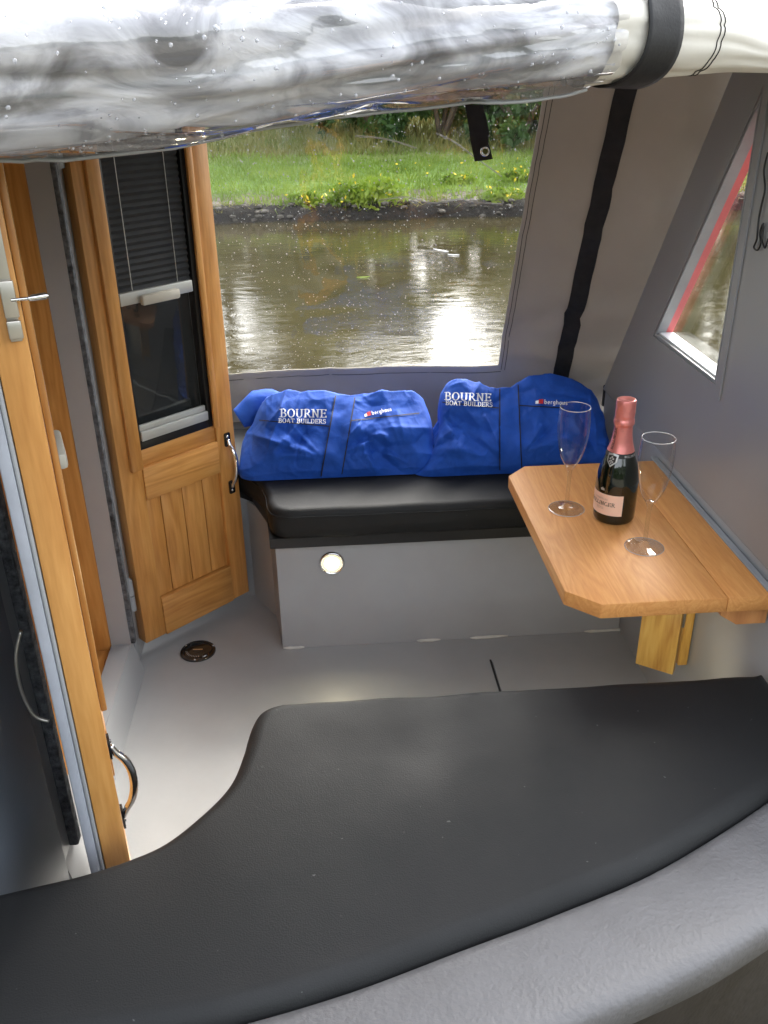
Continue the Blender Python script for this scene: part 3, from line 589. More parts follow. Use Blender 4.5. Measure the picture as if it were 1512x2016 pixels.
cd_ = MB(); cp_ = [onX(px, py, XF-.004) for px, py in ((1512, 300), (1504, 335), (1506, 372), (1500, 400), (1494, 430), (1490, 470), (1484, 487), (1492, 492), (1498, 478), (1496, 458), (1503, 440), (1500, 470), (1506, 488), (1512, 470))]
cd_.tube(smooth_tab([tuple(p) for p in cp_], 4), .0018, 6); cd_.build('cord', M['black'], cb, smooth=True)
# ------------------------------------------------------------------ table
TZ = .60; TT = .032
tb = thing('folding_table', 'oiled wood wall table with cut corners and pine support', 'table', (XF, 1.68, TZ-TT))
def board_piece(poly, name, mt, b=.002):
    bm = bmesh.new(); lo = [bm.verts.new((p[0], p[1], TZ-TT)) for p in poly]; hi = [bm.verts.new((p[0], p[1], TZ)) for p in poly]; n = len(poly)
    bm.faces.new(lo[::-1]); bm.faces.new(hi)
    for i in range(n): bm.faces.new((lo[i], lo[(i+1) % n], hi[(i+1) % n], hi[i]))
    bmesh.ops.bevel(bm, geom=bm.edges[:], offset=b, segments=2, affect='EDGES', profile=.5); q = MB(); q.frombm(bm); return q.build(name, mt, tb, angle=40)
Y0, Y1 = 1.361, 1.999
board_piece([(.498, Y0), (.7388, Y0), (.7388, Y1), (.493, Y1), (.442, 1.945), (.442, 1.415)], 'table_leaf', M['table'], .0025)
board_piece([(.7396, Y0), (XF-.016, Y0), (XF-.016, Y1), (.7396, Y1)], 'fixed_plank', M['table'], .0015)
b = MB(); b.bbox(XF-.0155, XF-.001, 1.32, 2.02, TZ-.028, TZ+.002, .002); b.build('wall_strip', M['board_light'], tb)
# pine fold-out bracket: swinging board + board fixed to the wall with a hinge, cleat under the near end
def slab(p0, p1, th, z0, z1, name, mt, par):
    p0 = Vector(p0); p1 = Vector(p1); d = (p1-p0).normalized(); n_ = Vector((-d.y, d.x))*th/2; q = MB(); bm = bmesh.new()
    c4 = [p0-n_, p1-n_, p1+n_, p0+n_]; lo = [bm.verts.new((c.x, c.y, z0)) for c in c4]; hi = [bm.verts.new((c.x, c.y, z1)) for c in c4]
    bm.faces.new(lo[::-1]); bm.faces.new(hi)
    for i in range(4): bm.faces.new((lo[i], lo[(i+1) % 4], hi[(i+1) % 4], hi[i]))
    bmesh.ops.bevel(bm, geom=bm.edges[:], offset=.0015, segments=2, affect='EDGES', profile=.5); q.frombm(bm); return q.build(name, mt, par, angle=40)
slab((XF-.012, 1.672), (XF-.012, 1.80), .022, .21, TZ-TT-.001, 'wall_board', M['pine'], tb)
sw = slab((XF-.040, 1.652), (XF-.112, 1.704), .020, .205, TZ-TT-.001, 'swing_board', M['pine'], tb)
b = MB(); b.bbox(XF-.036, XF-.0235, 1.672, 1.676, .33, .47, .001); hb_ = b.build('hinge_leaf', M['satin'], tb)
b = MB(); b.tube([(XF-.030, 1.667, .325), (XF-.030, 1.667, .475)], .0045, 10); b.build('hinge_pin', M['satin'], hb_, smooth=True)
b = MB(); b.prism([(XF-.002, 0), (XF-.095, 0), (XF-.095, -.022), (XF-.06, -.045), (XF-.002, -.045)], lambda p, k: (p[0], 1.385+.30*0+.20*k*.55, TZ-TT-.001+p[1])); b.build('cleat', M['table_x'], tb)
# ------------------------------------------------------------------ lettering (stroke alphabet)
def arc(cx, cy, rx, ry, a0, a1, n=10): return [(cx+rx*math.cos(R(lerp(a0, a1, i/n))), cy+ry*math.sin(R(lerp(a0, a1, i/n)))) for i in range(n+1)]
GL = {  # letter: (advance, strokes, serif feet [(x, y)])
 'B': (.80, [[(.2, 0), (.2, 1)], [(.2, 1)]+arc(.38, .76, .24, .24, 90, -90)+[(.2, .52)], [(.2, .52)]+arc(.40, .26, .30, .26, 90, -90)+[(.2, 0)]], [(.14, 0), (.14, 1)]),
 'O': (.92, [arc(.46, .5, .36, .5, 90, 450, 20)], []),
 'U': (.90, [[(.18, 1), (.18, .32)]+arc(.45, .32, .27, .32, 180, 360)+[(.72, 1)]], [(.18, 1), (.72, 1)]),
 'R': (.86, [[(.2, 0), (.2, 1)], [(.2, 1)]+arc(.38, .75, .25, .25, 90, -90)+[(.2, .5)], [(.42, .5), (.78, 0)]], [(.2, 0), (.14, 1), (.80, 0)]),
 'N': (.94, [[(.2, 0), (.2, 1)], [(.2, 1), (.74, 0)], [(.74, 0), (.74, 1)]], [(.2, 0), (.14, 1), (.74, 1)]),
 'E': (.78, [[(.2, 0), (.2, 1)], [(.2, .965), (.68, .965)], [(.2, .52), (.56, .52)], [(.2, .035), (.70, .035)], [(.68, 1), (.68, .82)], [(.70, 0), (.70, .2)], [(.56, .62), (.56, .42)]], [(.14, 0), (.14, 1)]),
 'A': (.88, [[(.1, 0), (.42, 1)], [(.42, 1), (.78, 0)], [(.22, .36), (.64, .36)]], [(.1, 0), (.78, 0)]),
 'T': (.82, [[(.41, 0), (.41, 1)], [(.08, .965), (.74, .965)], [(.08, 1), (.08, .8)], [(.74, 1), (.74, .8)]], [(.41, 0)]),
 'I': (.42, [[(.21, 0), (.21, 1)]], [(.21, 0), (.21, 1)]),
 'L': (.74, [[(.2, 0), (.2, 1)], [(.2, .035), (.66, .035)], [(.66, 0), (.66, .22)]], [(.2, 1), (.14, 0)]),
 'D': (.90, [[(.2, 0), (.2, 1)], [(.2, 1), (.36, 1)]+arc(.36, .5, .44, .5, 90, -90, 14)+[(.2, 0)]], [(.14, 0), (.14, 1)]),
 'S': (.70, [[(.58, .78)]+arc(.35, .76, .22, .24, 20, 230)+arc(.35, .26, .25, .26, 60, -160)], []),
 'G': (.90, [arc(.48, .5, .38, .5, 50, 320, 18), [(.78, .42), (.78, .1)]], [(.76, .42)]),
 'C': (.84, [arc(.46, .5, .36, .5, 50, 310, 18)], []), 'H': (.92, [[(.2, 0), (.2, 1)], [(.72, 0), (.72, 1)], [(.2, .5), (.72, .5)]], [(.2, 0), (.2, 1), (.72, 0), (.72, 1)]),
 'M': (1.05, [[(.15, 0), (.2, 1)], [(.2, 1), (.52, .05)], [(.52, .05), (.84, 1)], [(.84, 1), (.9, 0)]], [(.15, 0), (.9, 0)]),
 'P': (.78, [[(.2, 0), (.2, 1)], [(.2, 1)]+arc(.38, .74, .26, .26, 90, -90)+[(.2, .48)]], [(.2, 0), (.14, 1)]), ' ': (.42, [], []),
 'b': (.6, [[(.12, 0), (.12, 1)], arc(.3, .3, .18, .3, 90, 450)], []), 'e': (.6, [[(.12, .3), (.48, .3)]+arc(.3, .3, .18, .3, 0, 310)], []), 'r': (.42, [[(.12, 0), (.12, .6)], arc(.28, .42, .16, .18, 170, 60)], []),
 'g': (.6, [arc(.3, .3, .18, .3, 90, 450), [(.48, .6), (.48, -.15)]+arc(.3, -.15, .18, .15, 0, -150)], []), 'h': (.6, [[(.12, 0), (.12, 1)], [(.12, .3)]+arc(.3, .42, .18, .18, 180, 0)+[(.48, 0)]], []),
 'a': (.6, [arc(.3, .3, .18, .3, 90, 450), [(.48, .6), (.48, 0)]], []), 'u': (.6, [[(.12, .6), (.12, .18)]+arc(.3, .18, .18, .18, 180, 360)+[(.48, .6)], [(.48, .3), (.48, 0)]], []), 's': (.5, [arc(.25, .44, .14, .16, 30, 250)+arc(.25, .15, .15, .15, 70, -150)], [])}
def text_quads(txt, thick=.17, thin=.075, serif=True):
    out = []; x = 0
    def rib(pl):
        for (a, b), (c, d) in zip(pl, pl[1:]):
            dx, dy = c-a, d-b; l_ = math.hypot(dx, dy)
            if l_ < 1e-6: continue
            wd = (thin+(thick-thin)*(abs(dy)/l_)**1.5)/2; nx, ny = -dy/l_*wd, dx/l_*wd; ex, ey = dx/l_*.02, dy/l_*.02
            out.append([(x+a+nx-ex, b+ny-ey), (x+c+nx+ex, d+ny+ey), (x+c-nx+ex, d-ny+ey), (x+a-nx-ex, b-ny-ey)])
    for ch in txt:
        adv, st, feet = GL[ch]
        for pl in st: rib(pl)
        if serif:
            for fx, fy in feet: yy = .035 if fy < .5 else fy-.035; rib([(fx-.15, yy), (fx+.15, yy)])
        x += adv+.06
    return out, x
# ------------------------------------------------------------------ bottle
bp = onZ(1207, 1018, TZ); va = math.atan2(CAM.y-bp.y, CAM.x-bp.x)     # direction towards the viewer's side
bt = thing('champagne_bottle', 'dark champagne bottle with pink foil neck on the table', 'bottle', (bp.x, bp.y, TZ))
bprof = [(.0, .004), (.030, .002), (.040, .001), (.0435, .006), (.0445, .014), (.0450, .045), (.0450, .085), (.0440, .100), (.0415, .116), (.0375, .132), (.0325, .146), (.0275, .160), (.0235, .174), (.0205, .19), (.0185, .21), (.0175, .24), (.0175, .268), (0, .268)]
b = MB(); b.lathe(smooth_tab(bprof[:-1], 4)+[(0, .268)], 56); b.build('body', M['bottle'], bt, local=True, angle=60)
def foilr(r, z, a):
    k = max(0, min(1, (z-.212)/.02)); return r*(1+.0+k*(.045*noise.noise((math.cos(a)*3.2, math.sin(a)*3.2, z*110))+.02*noise.noise((math.cos(a)*7, math.sin(a)*7, z*260))))
fprof = [(.0285, .1615), (.0265, .168), (.0240, .176), (.0215, .188), (.0196, .202), (.0190, .216), (.0212, .221), (.0214, .228), (.0200, .234), (.0206, .242), (.0204, .256), (.0205, .266), (.0200, .2715), (.018, .2742), (.012, .2745), (.0, .272)]
b = MB(); b.lathe(smooth_tab(fprof, 4), 64, fn=foilr); fo = b.build('foil', M['foil'], bt, local=True, smooth=True)
def rprof(tab, z): return interp([(p[1], p[0]) for p in tab], z)
def cyl(mb_quads, par, name, mt, fnr, a_c, scale, z0, off, vert=False, sub=1):
    q = MB()
    for quad in mb_quads:
        vs = []
        for x_, y_ in quad:
            if vert: zz = z0+x_*scale; aa = a_c-y_*scale/fnr(zz)
            else: zz = z0+y_*scale; aa = a_c+x_*scale/fnr(zz)
            r_ = fnr(zz)+off; vs.append((r_*math.cos(aa), r_*math.sin(aa), zz))
        q.add(vs, [(0, 1, 2, 3)])
    return q.build(name, mt, par, local=True)
br = lambda z: rprof(bprof[3:-1], z); frr = lambda z: rprof(fprof, z)
LC = va-R(40)                                          # label faces left of the viewer
def patch(a0, a1, z0, z1, fnr, off, name, mt, n=24, slant=0, par=bt):
    q = MB(); q.grid([[((fnr(z)+off)*math.cos(a), (fnr(z)+off)*math.sin(a), z+slant*(a-a0)) for a in [lerp(a0, a1, i/n) for i in range(n+1)]] for z in [lerp(z0, z1, j/6) for j in range(7)]]); return q.build(name, mt, par, local=True, smooth=True)
lab = patch(LC-R(62), LC+R(62), .024, .072, br, .0006, 'label', M['label'])
q, wd = text_quads('BOLLINGER'); k = .066/wd; cyl(q, lab, 'label_name', M['ink'], br, LC-.033/.045, k, .0455, .0010)
q, wd = text_quads('CHAMPAGNE'); k = .034/wd; cyl(q, lab, 'label_line', M['grey_ink'], br, LC-.017/.045, k, .0585, .0010)
q, wd = text_quads('ROSE'); k = .018/wd; cyl(q, lab, 'label_line', M['grey_ink'], br, LC-.009/.045, k, .036, .0010)
cr = [[(-.8, 0), (.8, 0), (.8, .25), (-.8, .25)]]+[[(x_-.16, .3), (x_+.16, .3), (x_+.2, .8-.25*abs(x_)), (x_-.2, .8-.25*abs(x_))] for x_ in (-.6, -.2, .2, .6)]+[[(-.7, .62), (.7, .62), (.45, .9), (-.45, .9)], [(-.1, .9), (.1, .9), (.1, 1.2), (-.1, 1.2)]]
cyl(cr, bt, 'crown_emblem', M['silver'], br, LC+R(2), .0062, .0795, .0006)
nb_ = lambda z: br(z)
patch(va-R(180), va+R(180), .152, .163, nb_, .0009, 'neck_band', M['ink'], 48)
q, wd = text_quads('BOLLINGER'); k = .030/wd; cyl(q, bt, 'neck_band_text', M['silver'], nb_, va+R(18), k, .1545, .0016)
sh = [[(-1, 1), (0, 1.18), (0, -1.3), (-.95, -.35)], [(0, 1.18), (1, 1), (.95, -.35), (0, -1.3)]]
em = cyl(sh, bt, 'shield_emblem', M['silver'], nb_, LC+R(12), .0115, .1480, .0022)
si = [[(x_*.72, y_*.72) for x_, y_ in g_] for g_ in sh]; cyl(si, em, 'shield_field', M['ink'], nb_, LC+R(12), .0115, .1480, .0030)
dv = [[(-.14+dx, -.14+dy), (.14+dx, -.14+dy), (.14+dx, .14+dy), (-.14+dx, .14+dy)] for dx, dy in ((-.25, .25), (.25, .25), (0, -.1), (-.25, -.25), (.25, -.3), (0, -.55), (0, .55))]
cyl(dv, em, 'shield_device', M['silver'], nb_, LC+R(12), .0115, .1480, .0038)
q, wd = text_quads('BOLLINGER'); k = .046/wd; cyl(q, fo, 'neck_text', M['ink'], frr, va-R(38), k, .168, .0012, vert=True)
# ------------------------------------------------------------------ flutes
def flute(px, py, label):
    p = onZ(px, py, TZ); t = thing('champagne_flute', label, 'glass', (p.x, p.y, TZ), 0, 'champagne flutes on the table')
    fo_ = [(0, .0005), (.030, .0005), (.0385, .001), (.0400, .0022), (.0385, .0034), (.026, .0052), (.014, .0080), (.007, .0125), (.0048, .020), (.0042, .05), (.0044, .085), (.0058, .097), (.010, .106), (.0165, .116), (.0235, .132), (.0290, .152), (.0330, .176), (.0345, .198), (.0338, .222), (.0320, .243)]
    k_ = next(q for q, p_ in enumerate(fo_) if p_[1] > .10)
    b = MB(); b.lathe(smooth_tab(fo_[:k_+1], 3)+[(.0075, .1075), (0, .108)], 48); st = b.build('stem_and_foot', M['glass_foot'], t, local=True, smooth=True)
    b = MB(); b.lathe(smooth_tab(fo_[k_:], 4), 48); bw = b.build('bowl', M['glass'], t, local=True, smooth=True)
    b = MB(); b.tube([(.0320*math.cos(2*math.pi*q/48), .0320*math.sin(2*math.pi*q/48), .243) for q in range(49)], .0008, 6, False); b.build('rim', M['glass_rim'], bw, local=True, smooth=True)
    b = MB(); b.tube([(.0396*math.cos(2*math.pi*q/48), .0396*math.sin(2*math.pi*q/48), .0022) for q in range(49)], .0007, 6, False); b.build('foot_rim', M['glass_rim'], st, local=True, smooth=True)
flute(1115, 1003, 'empty champagne flute left of the bottle'); flute(1268, 1078, 'empty champagne flute right of the bottle, nearest the camera')
# ------------------------------------------------------------------ blue jackets on the far bench
def creases(px0, px1, py0, py1, n, seed, fans):
    rd = random.Random(seed); out = []
    for cx, cy, a0, a1, k in fans:                       # folds fanning out from a pulled point
        for i in range(k):
            a = R(lerp(a0, a1, (i+rd.uniform(-.3, .3))/max(1, k-1))); l0 = rd.uniform(8, 40); l1 = l0+rd.uniform(45, 130)
            out.append((cx+math.cos(a)*l0, cy-math.sin(a)*l0, cx+math.cos(a)*l1, cy-math.sin(a)*l1, rd.choice((1, 1, -1))*rd.uniform(.009, .019), rd.uniform(4, 12)))
    for i in range(n):
        x = rd.uniform(px0, px1); y = rd.uniform(py0, py1); a = R(rd.choice((rd.gauss(-18, 14), rd.gauss(28, 16), rd.gauss(75, 20)))); l_ = rd.uniform(20, 75)
        out.append((x, y, x+math.cos(a)*l_, y-math.sin(a)*l_, rd.choice((1, -1))*rd.uniform(.005, .012), rd.uniform(3, 8)))
    return out
def crease_disp(cr, q):
    d = 0
    for ax, ay, bx, by, am, w in cr:
        ux, uy = bx-ax, by-ay; l2 = ux*ux+uy*uy; t = ((q.x-ax)*ux+(q.y-ay)*uy)/l2
        if t < -.15 or t > 1.15: continue
        tc = max(0, min(1, t)); dx = q.x-ax-ux*tc; dy = q.y-ay-uy*tc; dd = math.sqrt(dx*dx+dy*dy)/w
        if dd > 5: continue
        side = dx*uy-dy*ux; k = 1.0 if side > 0 else .45          # one flank steeper than the other
        d += am*math.exp(-dd*k)*(math.sin(math.pi*(t+.15)/1.3))**.7
    return d
def jacket_surface(x0, x1, tops, seed, yf, yb, zb, lean=0.0, cr=()):
    """lumpy folded garment: tops = [(px, py)] silhouette on the photo -> height along X"""
    tb_ = []
    for px, py in tops: q = onY(px, py, (yf+yb)/2+.03); tb_.append((q.x, q.z-zb))
    nu, nv = 220, 110; pts = []
    for i in range(nu+1):
        u = i/nu; e = min(1, min(u, 1-u)*9); e = (1-(1-e)**2)**.5 if e < 1 else 1
        row = []
        for j in range(nv+1):
            v = j/nv; th = math.pi*v
            x = lerp(x0+lean*math.sin(min(1, v/.66)*math.pi/2), x1, u); h = interp(tb_, x)*lerp(.55, 1, e); dp = (yb-yf)/2*lerp(.6, 1, e)
            prof = [(0, .02, 0), (.10, -.02, .13), (.22, .02, .33), (.42, .30, .66), (.58, .56, .90), (.66, .70, .985), (.74, .82, .95), (.86, .97, .55), (1, 1.0, 0)]
            py_ = interp([(q[0], q[1]) for q in prof], v); pz_ = interp([(q[0], q[2]) for q in prof], v)
            y = lerp(yf, yb, .5)+(py_-.5)*2*dp; z = zb+h*pz_
            nrm = Vector((0, -.85, .5)) if v < .55 else Vector((0, lerp(-.85, .6, (v-.55)/.45), .8)); nrm.normalize()
            p = Vector((x, y, z)); k = Vector((p.x*5, p.z*5+p.y*3, seed))
            w1 = noise.noise(k*.8)*.010
            rid = 1-abs(noise.noise(Vector((p.x*3.2+p.z*4.5, p.z*4.0-p.x*3.4, seed+4))))*2.4; rid = max(0, rid)**1.5*.007
            r2 = 1-abs(noise.noise(Vector((p.x*9-p.z*5, p.z*13+p.x*5, seed+9))))*2.6; r2 = max(0, r2)**2*.003
            r3 = 1-abs(noise.noise(Vector((p.x*16+p.z*20, p.z*18-p.x*13, seed+19))))*3; r2 += max(0, r3)**2*.002
            fine = crease_disp(cr, proj(p)) if v < .8 else 0
            foot = min(1, (z-zb)/.03)
            p += nrm*((w1+rid+r2+fine-.008)*foot); p.x += .006*noise.noise(k*2)*foot
            if p.z < zb: p.z = zb
            row.append(p)
        pts.append(row)
    b = MB(); b.grid(pts)
    for ii in (0, nu): b.add([Vector((pts[ii][0].x, (yf+yb)/2, zb+.0))]+pts[ii], [(0, j+1, j+2) for j in range(nv)])
    return b
def lump(path, rads, seed, amp=.25, n=18):
    b = MB(); pp = smooth_tab([tuple(p)+(r_,) for p, r_ in zip(path, rads)], 7); b.tube([p[:3] for p in pp], [p[3] for p in pp], n); cs = [Vector(p[:3]) for p in pp]
    for i, v in enumerate(b.v):
        c = cs[min(i//n, len(cs)-1)]; d = v-c; r_ = max(0, 1-abs(noise.noise(v*17+Vector((seed, 0, 0))))*2)**2; b.v[i] = c+d*(1+amp*(r_-.35)+.2*noise.noise(v*8+Vector((0, seed, 0))))
    return b
ZC = .4585
def ray_hit(bvh, px, py, off):
    d = ray(px, py).normalized(); h = bvh.ray_cast(CAM, d)
    return None if h[0] is None else h[0]-d*off
def cast_strip(bvh, c4, nu, nv, off):
    a, b, c, d = [Vector(p) for p in c4]; rows = []          # a-b top edge, d-c bottom edge
    for i in range(nu+1):
        r_ = []
        for j in range(nv+1):
            q = lerp(lerp(a, b, i/nu), lerp(d, c, i/nu), j/nv); h = ray_hit(bvh, q.x, q.y, off); r_.append(h)
        rows.append(r_)
    return rows
def cast_build(rows, name, mt, par, th=.0):
    b = MB(); nu, nv = len(rows), len(rows[0]); idx = {}
    for i in range(nu):
        for j in range(nv):
            if rows[i][j] is not None: idx[i, j] = len(b.v); b.v.append(rows[i][j])
    for i in range(nu-1):
        for j in range(nv-1):
            k = [(i, j), (i+1, j), (i+1, j+1), (i, j+1)]
            if all(q in idx for q in k): b.f.append(tuple(idx[q] for q in k)); b.mi.append(0)
    return b.build(name, mt, par, smooth=True)
def cast_text(bvh, txt, p0, p1, hpx, name, mt, par, off=.0045, serif=True, thick=.17, thin=.08):
    q, wd = text_quads(txt, thick, thin, serif); p0 = Vector(p0); p1 = Vector(p1); ex = (p1-p0)/wd; ey = Vector((ex.y, -ex.x)).normalized()*hpx; b = MB()
    for quad in [[lerp(Vector(g_[0]), Vector(g_[1]), k_/3), lerp(Vector(g_[0]), Vector(g_[1]), (k_+1)/3), lerp(Vector(g_[3]), Vector(g_[2]), (k_+1)/3), lerp(Vector(g_[3]), Vector(g_[2]), k_/3)] for g_ in q for k_ in range(3)]:
        vs = [ray_hit(bvh, *(p0+ex*x_+ey*y_), off) for x_, y_ in quad]
        if all(v is not None for v in vs): b.add(vs, [(0, 1, 2, 3)])
    return b.build(name, mt, par)
def jacket(label, x0, x1, tops, seed, yf, yb, placket, seams, t1, t2, logo, sleeves, lean=0, cr=()):
    sf = jacket_surface(x0, x1, tops, seed, yf, yb, ZC, lean, cr)
    t = thing('jacket', label, 'jacket', ((x0+x1)/2, (yf+yb)/2, ZC), 0, 'blue jackets on the far bench')
    body = sf.build('body', M['cloth'], t, smooth=True); bvh = BVHTree.FromPolygons(sf.v, [tuple(f) for f in sf.f])
    pl = cast_build(cast_strip(bvh, placket, 8, 26, .006), 'placket', M['cloth'], t)
    a, b_, c, d = [Vector(p) for p in placket]
    for e0, e1 in ((a, d), (b_, c)): cast_build(cast_strip(bvh, [e0-Vector((1.2, 0)), e0+Vector((1.2, 0)), e1+Vector((1.2, 0)), e1-Vector((1.2, 0))], 1, 26, .0068), 'stitching', M['cloth_dark'], pl)
    for s0, s1 in seams: s0, s1 = Vector(s0), Vector(s1); cast_build(cast_strip(bvh, [s0, s1, s1+Vector((0, 2.2)), s0+Vector((0, 2.2))], 16, 1, .003), 'seam', M['cloth_dark'], body)
    cast_text(bvh, 'BOURNE', *t1, 'embroidered_name', M['white'], body); cast_text(bvh, 'BOAT BUILDERS', *t2, 'embroidered_line', M['white'], body, thick=.2, thin=.11)
    l0, l1, hh = logo; l0, l1 = Vector(l0), Vector(l1); e = (l1-l0); ey = Vector((e.y, -e.x)).normalized()*hh
    o = cast_build(cast_strip(bvh, [l0+ey*.5, l0+e*.2+ey, l0+e*.2, l0-ey*.1], 4, 3, .0035), 'logo_mark', M['white'], body)
    cast_build(cast_strip(bvh, [l0+ey*.9+e*.10, l0+e*.24+ey, l0+e*.24, l0+e*.10], 3, 3, .005), 'logo_square', M['redthread'], o)
    cast_text(bvh, 'berghaus', l0+e*.27, l1, hh*.95, 'logo_word', M['white'], body, serif=False, thick=.15, thin=.13)
    for pth, rads, sd in sleeves: lump(pth, rads, sd).build('sleeve', M['cloth'], t, smooth=True)
    return t
jacket('blue embroidered jacket lying next to the open oak door', -.243, .315, [(430, 860), (462, 850), (495, 832), (515, 795), (535, 776), (570, 768), (640, 768), (668, 776), (720, 774), (790, 768), (835, 772), (850, 790)], 3.3, 2.285, 2.50,
       [(662, 772), (700, 776), (672, 940), (632, 938)], [((510, 826), (648, 838)), ((690, 827), (826, 812))],
       ((551, 821), (644, 822), 16), ((548, 832), (642, 834), 8.5), ((718, 820), (772, 808), 8),
       [([(-.25, 2.50, .57), (-.18, 2.52, .60), (-.08, 2.53, .59)], [.032, .042, .03], 2)], 0, creases(470, 830, 780, 925, 30, 5, [(650, 900, 10, 60, 6), (640, 905, 125, 172, 6), (800, 905, 100, 165, 5), (520, 905, 30, 85, 4), (700, 845, -60, 5, 4)]))
jacket('taller blue embroidered jacket lying beside the grey front board', .245, .822, [(770, 850), (820, 812), (850, 778), (880, 747), (920, 744), (965, 762), (1010, 762), (1040, 744), (1085, 734), (1130, 744), (1180, 775), (1205, 845), (1215, 880)], 8.1, 2.262, 2.47,
       [(984, 758), (1020, 757), (1028, 940), (984, 940)], [((856, 789), (982, 802)), ((1022, 797), (1110, 802))],
       ((875, 787), (968, 790), 15), ((877, 797), (970, 801), 8.5), ((1054, 794), (1118, 797), 9),
       [], .085, creases(800, 1200, 760, 925, 32, 9, [(795, 915, 15, 85, 7), (985, 905, 110, 168, 6), (1030, 890, 15, 70, 5), (1180, 900, 95, 150, 4), (860, 800, -75, -30, 4)]))
# ------------------------------------------------------------------ canvas cover with clear window, strap, rolled-up side
A_ = [(2.935, .36), (2.86, .56), (2.74, 1.60), (1.72, 1.86)]; B_ = [(2.535, .36), (2.520, .56), (1.915, 1.47), (1.735, 1.745)]
X0, X1 = XB+.005, XF+.03
def sec(x, t):
    s_ = (x-X0)/(X1-X0); q = []
    for T in (A_, B_):
        i_, k = (0, t/.15) if t <= .15 else (1, (t-.15)/.55) if t <= .70 else (2, (t-.70)/.30)
        q.append((lerp(T[i_][0], T[i_+1][0], k), lerp(T[i_][1], T[i_+1][1], k)))
    y = lerp(q[0][0], q[1][0], s_); z = lerp(q[0][1], q[1][1], s_)
    bulge = .010*math.sin(math.pi*min(1, t/.70))
    wr = .008*noise.noise((x*3, z*4, 1)) + .016*max(0, 1-abs(noise.noise((x*1.6+z, z*8-x*1.5, 5)))*2)**2*(1.1-t)+.010*max(0, 1-abs(noise.noise((x*5-z*3, z*9+x*6, 15)))*2)**2
    return Vector((x, y+bulge+wr, z))
def uv_of(px, py):
    x, t = .4, .3; tgt = Vector((px, py))
    for _ in range(40):
        p = proj(sec(x, t)); e = tgt-p
        if e.length < .05: break
        h = 2e-3; jx = (proj(sec(x+h, t))-p)/h; jt = (proj(sec(x, t+h))-p)/h; det = jx.x*jt.y-jx.y*jt.x
        if abs(det) < 1e-6: break
        x += .6*max(-.2, min(.2, (e.x*jt.y-e.y*jt.x)/det)); t += .6*max(-.1, min(.1, (jx.x*e.y-jx.y*e.x)/det))
    return x, t
wbr = uv_of(981, 719); wtr = uv_of(1066, 205); wbl = uv_of(455, 737)
tw0 = lambda x: lerp(wbl[1], wbr[1], (x-wbl[0])/(wbr[0]-wbl[0])); TW1 = .68
xwr = lambda t: lerp(wbr[0], wtr[0], (t-wbr[1])/(wtr[1]-wbr[1])); XWL = X0+.06
cov = thing('cratch_cover', 'grey brown canvas cratch cover with clear window and rolled side', 'cover', ((X0+X1)/2, YC, GZ))
def colx(a, t): return lerp(X0, XWL, a) if a <= 1 else lerp(XWL, xwr(t), a-1) if a <= 2 else lerp(xwr(t), X1, a-2)
def rowt(bv, x): return lerp(0, tw0(x), bv) if bv <= 1 else lerp(tw0(x), TW1, bv-1) if bv <= 2 else lerp(TW1, 1, bv-2)
def cpt(a, bv, off=0.0):
    t = rowt(bv, .2); x = colx(a, t); t = rowt(bv, x); x = colx(a, t); p = sec(x, t)
    if off: n_ = (sec(x+.01, t)-sec(x-.01, t)).cross(sec(x, min(1, t+.01))-sec(x, max(0, t-.01))).normalized(); p = p+n_*off*(1 if n_.y < 0 else -1)   # positive = towards the inside
    return p
def patch_c(a0, a1, b0, b1, na, nb2, off): return [[cpt(lerp(a0, a1, i/na), lerp(b0, b1, j/nb2), off) for j in range(nb2+1)] for i in range(na+1)]
for nm, mt, off in (('canvas_lining', 'canvas_in', 0.0), ('outer_canvas', 'canvas_out', -.004)):
    b = MB()
    for a0, a1, b0, b1, na, nb2 in ((0, 1, 0, 3, 3, 60), (2, 3, 0, 3, 26, 90), (1, 2, 0, 1, 40, 12), (1, 2, 2, 3, 40, 14)): b.grid(patch_c(a0, a1, b0, b1, na, nb2, off))
    b.build(nm, M[mt], cov, smooth=True)
b = MB(); b.grid(patch_c(.98, 2.02, .97, 2.02, 40, 40, -.002)); vin = b.build('clear_window', M['vinyl'], cov, smooth=True)
def ribbon(uvs, wpx, off, name, mt, par):
    """strip lying on the cover between (x, t) stations, width in metres"""
    rows = []
    for k, (x, t) in enumerate(uvs):
        x2, t2 = uvs[min(k+1, len(uvs)-1)]; x3, t3 = uvs[max(k-1, 0)]; p = sec(x, t); d = (sec(x2, t2)-sec(x3, t3)).normalized()
        n_ = (sec(x+.01, t)-sec(x-.01, t)).cross(sec(x, t+.01)-sec(x, t-.01)).normalized(); n_ = n_ if n_.y < 0 else -n_; s_ = d.cross(n_)
        rows.append([p+n_*off-s_*wpx/2, p+n_*(off+.0015), p+n_*off+s_*wpx/2])
    q = MB(); q.grid(rows); return q.build(name, mt, par, smooth=True)
for o_ in (.010, .020):                                # double stitch line round the window
    uvs = [(xwr(t)+o_, t) for t in [lerp(tw0(wbr[0])-.008, TW1, i/30) for i in range(31)]]; ribbon(uvs, .0016, .002, 'stitching', M['thread'], cov)
uvs = [(lerp(XWL, xwr(tw0(.5))+.01, i/40), tw0(lerp(XWL, xwr(.2), i/40))-.012) for i in range(41)]; ribbon(uvs, .0016, .002, 'stitching', M['thread'], cov)
s0, s1 = uv_of(1104, 738), uv_of(1237, 168)
k_ = [(lerp(s0[0], s1[0], i/30), lerp(s0[1], s1[1], i/30)) for i in range(-4, 36)]; ribbon([(x, max(.01, t)) for x, t in k_], .047, .008, 'webbing_strap', M['webbing'], cov)
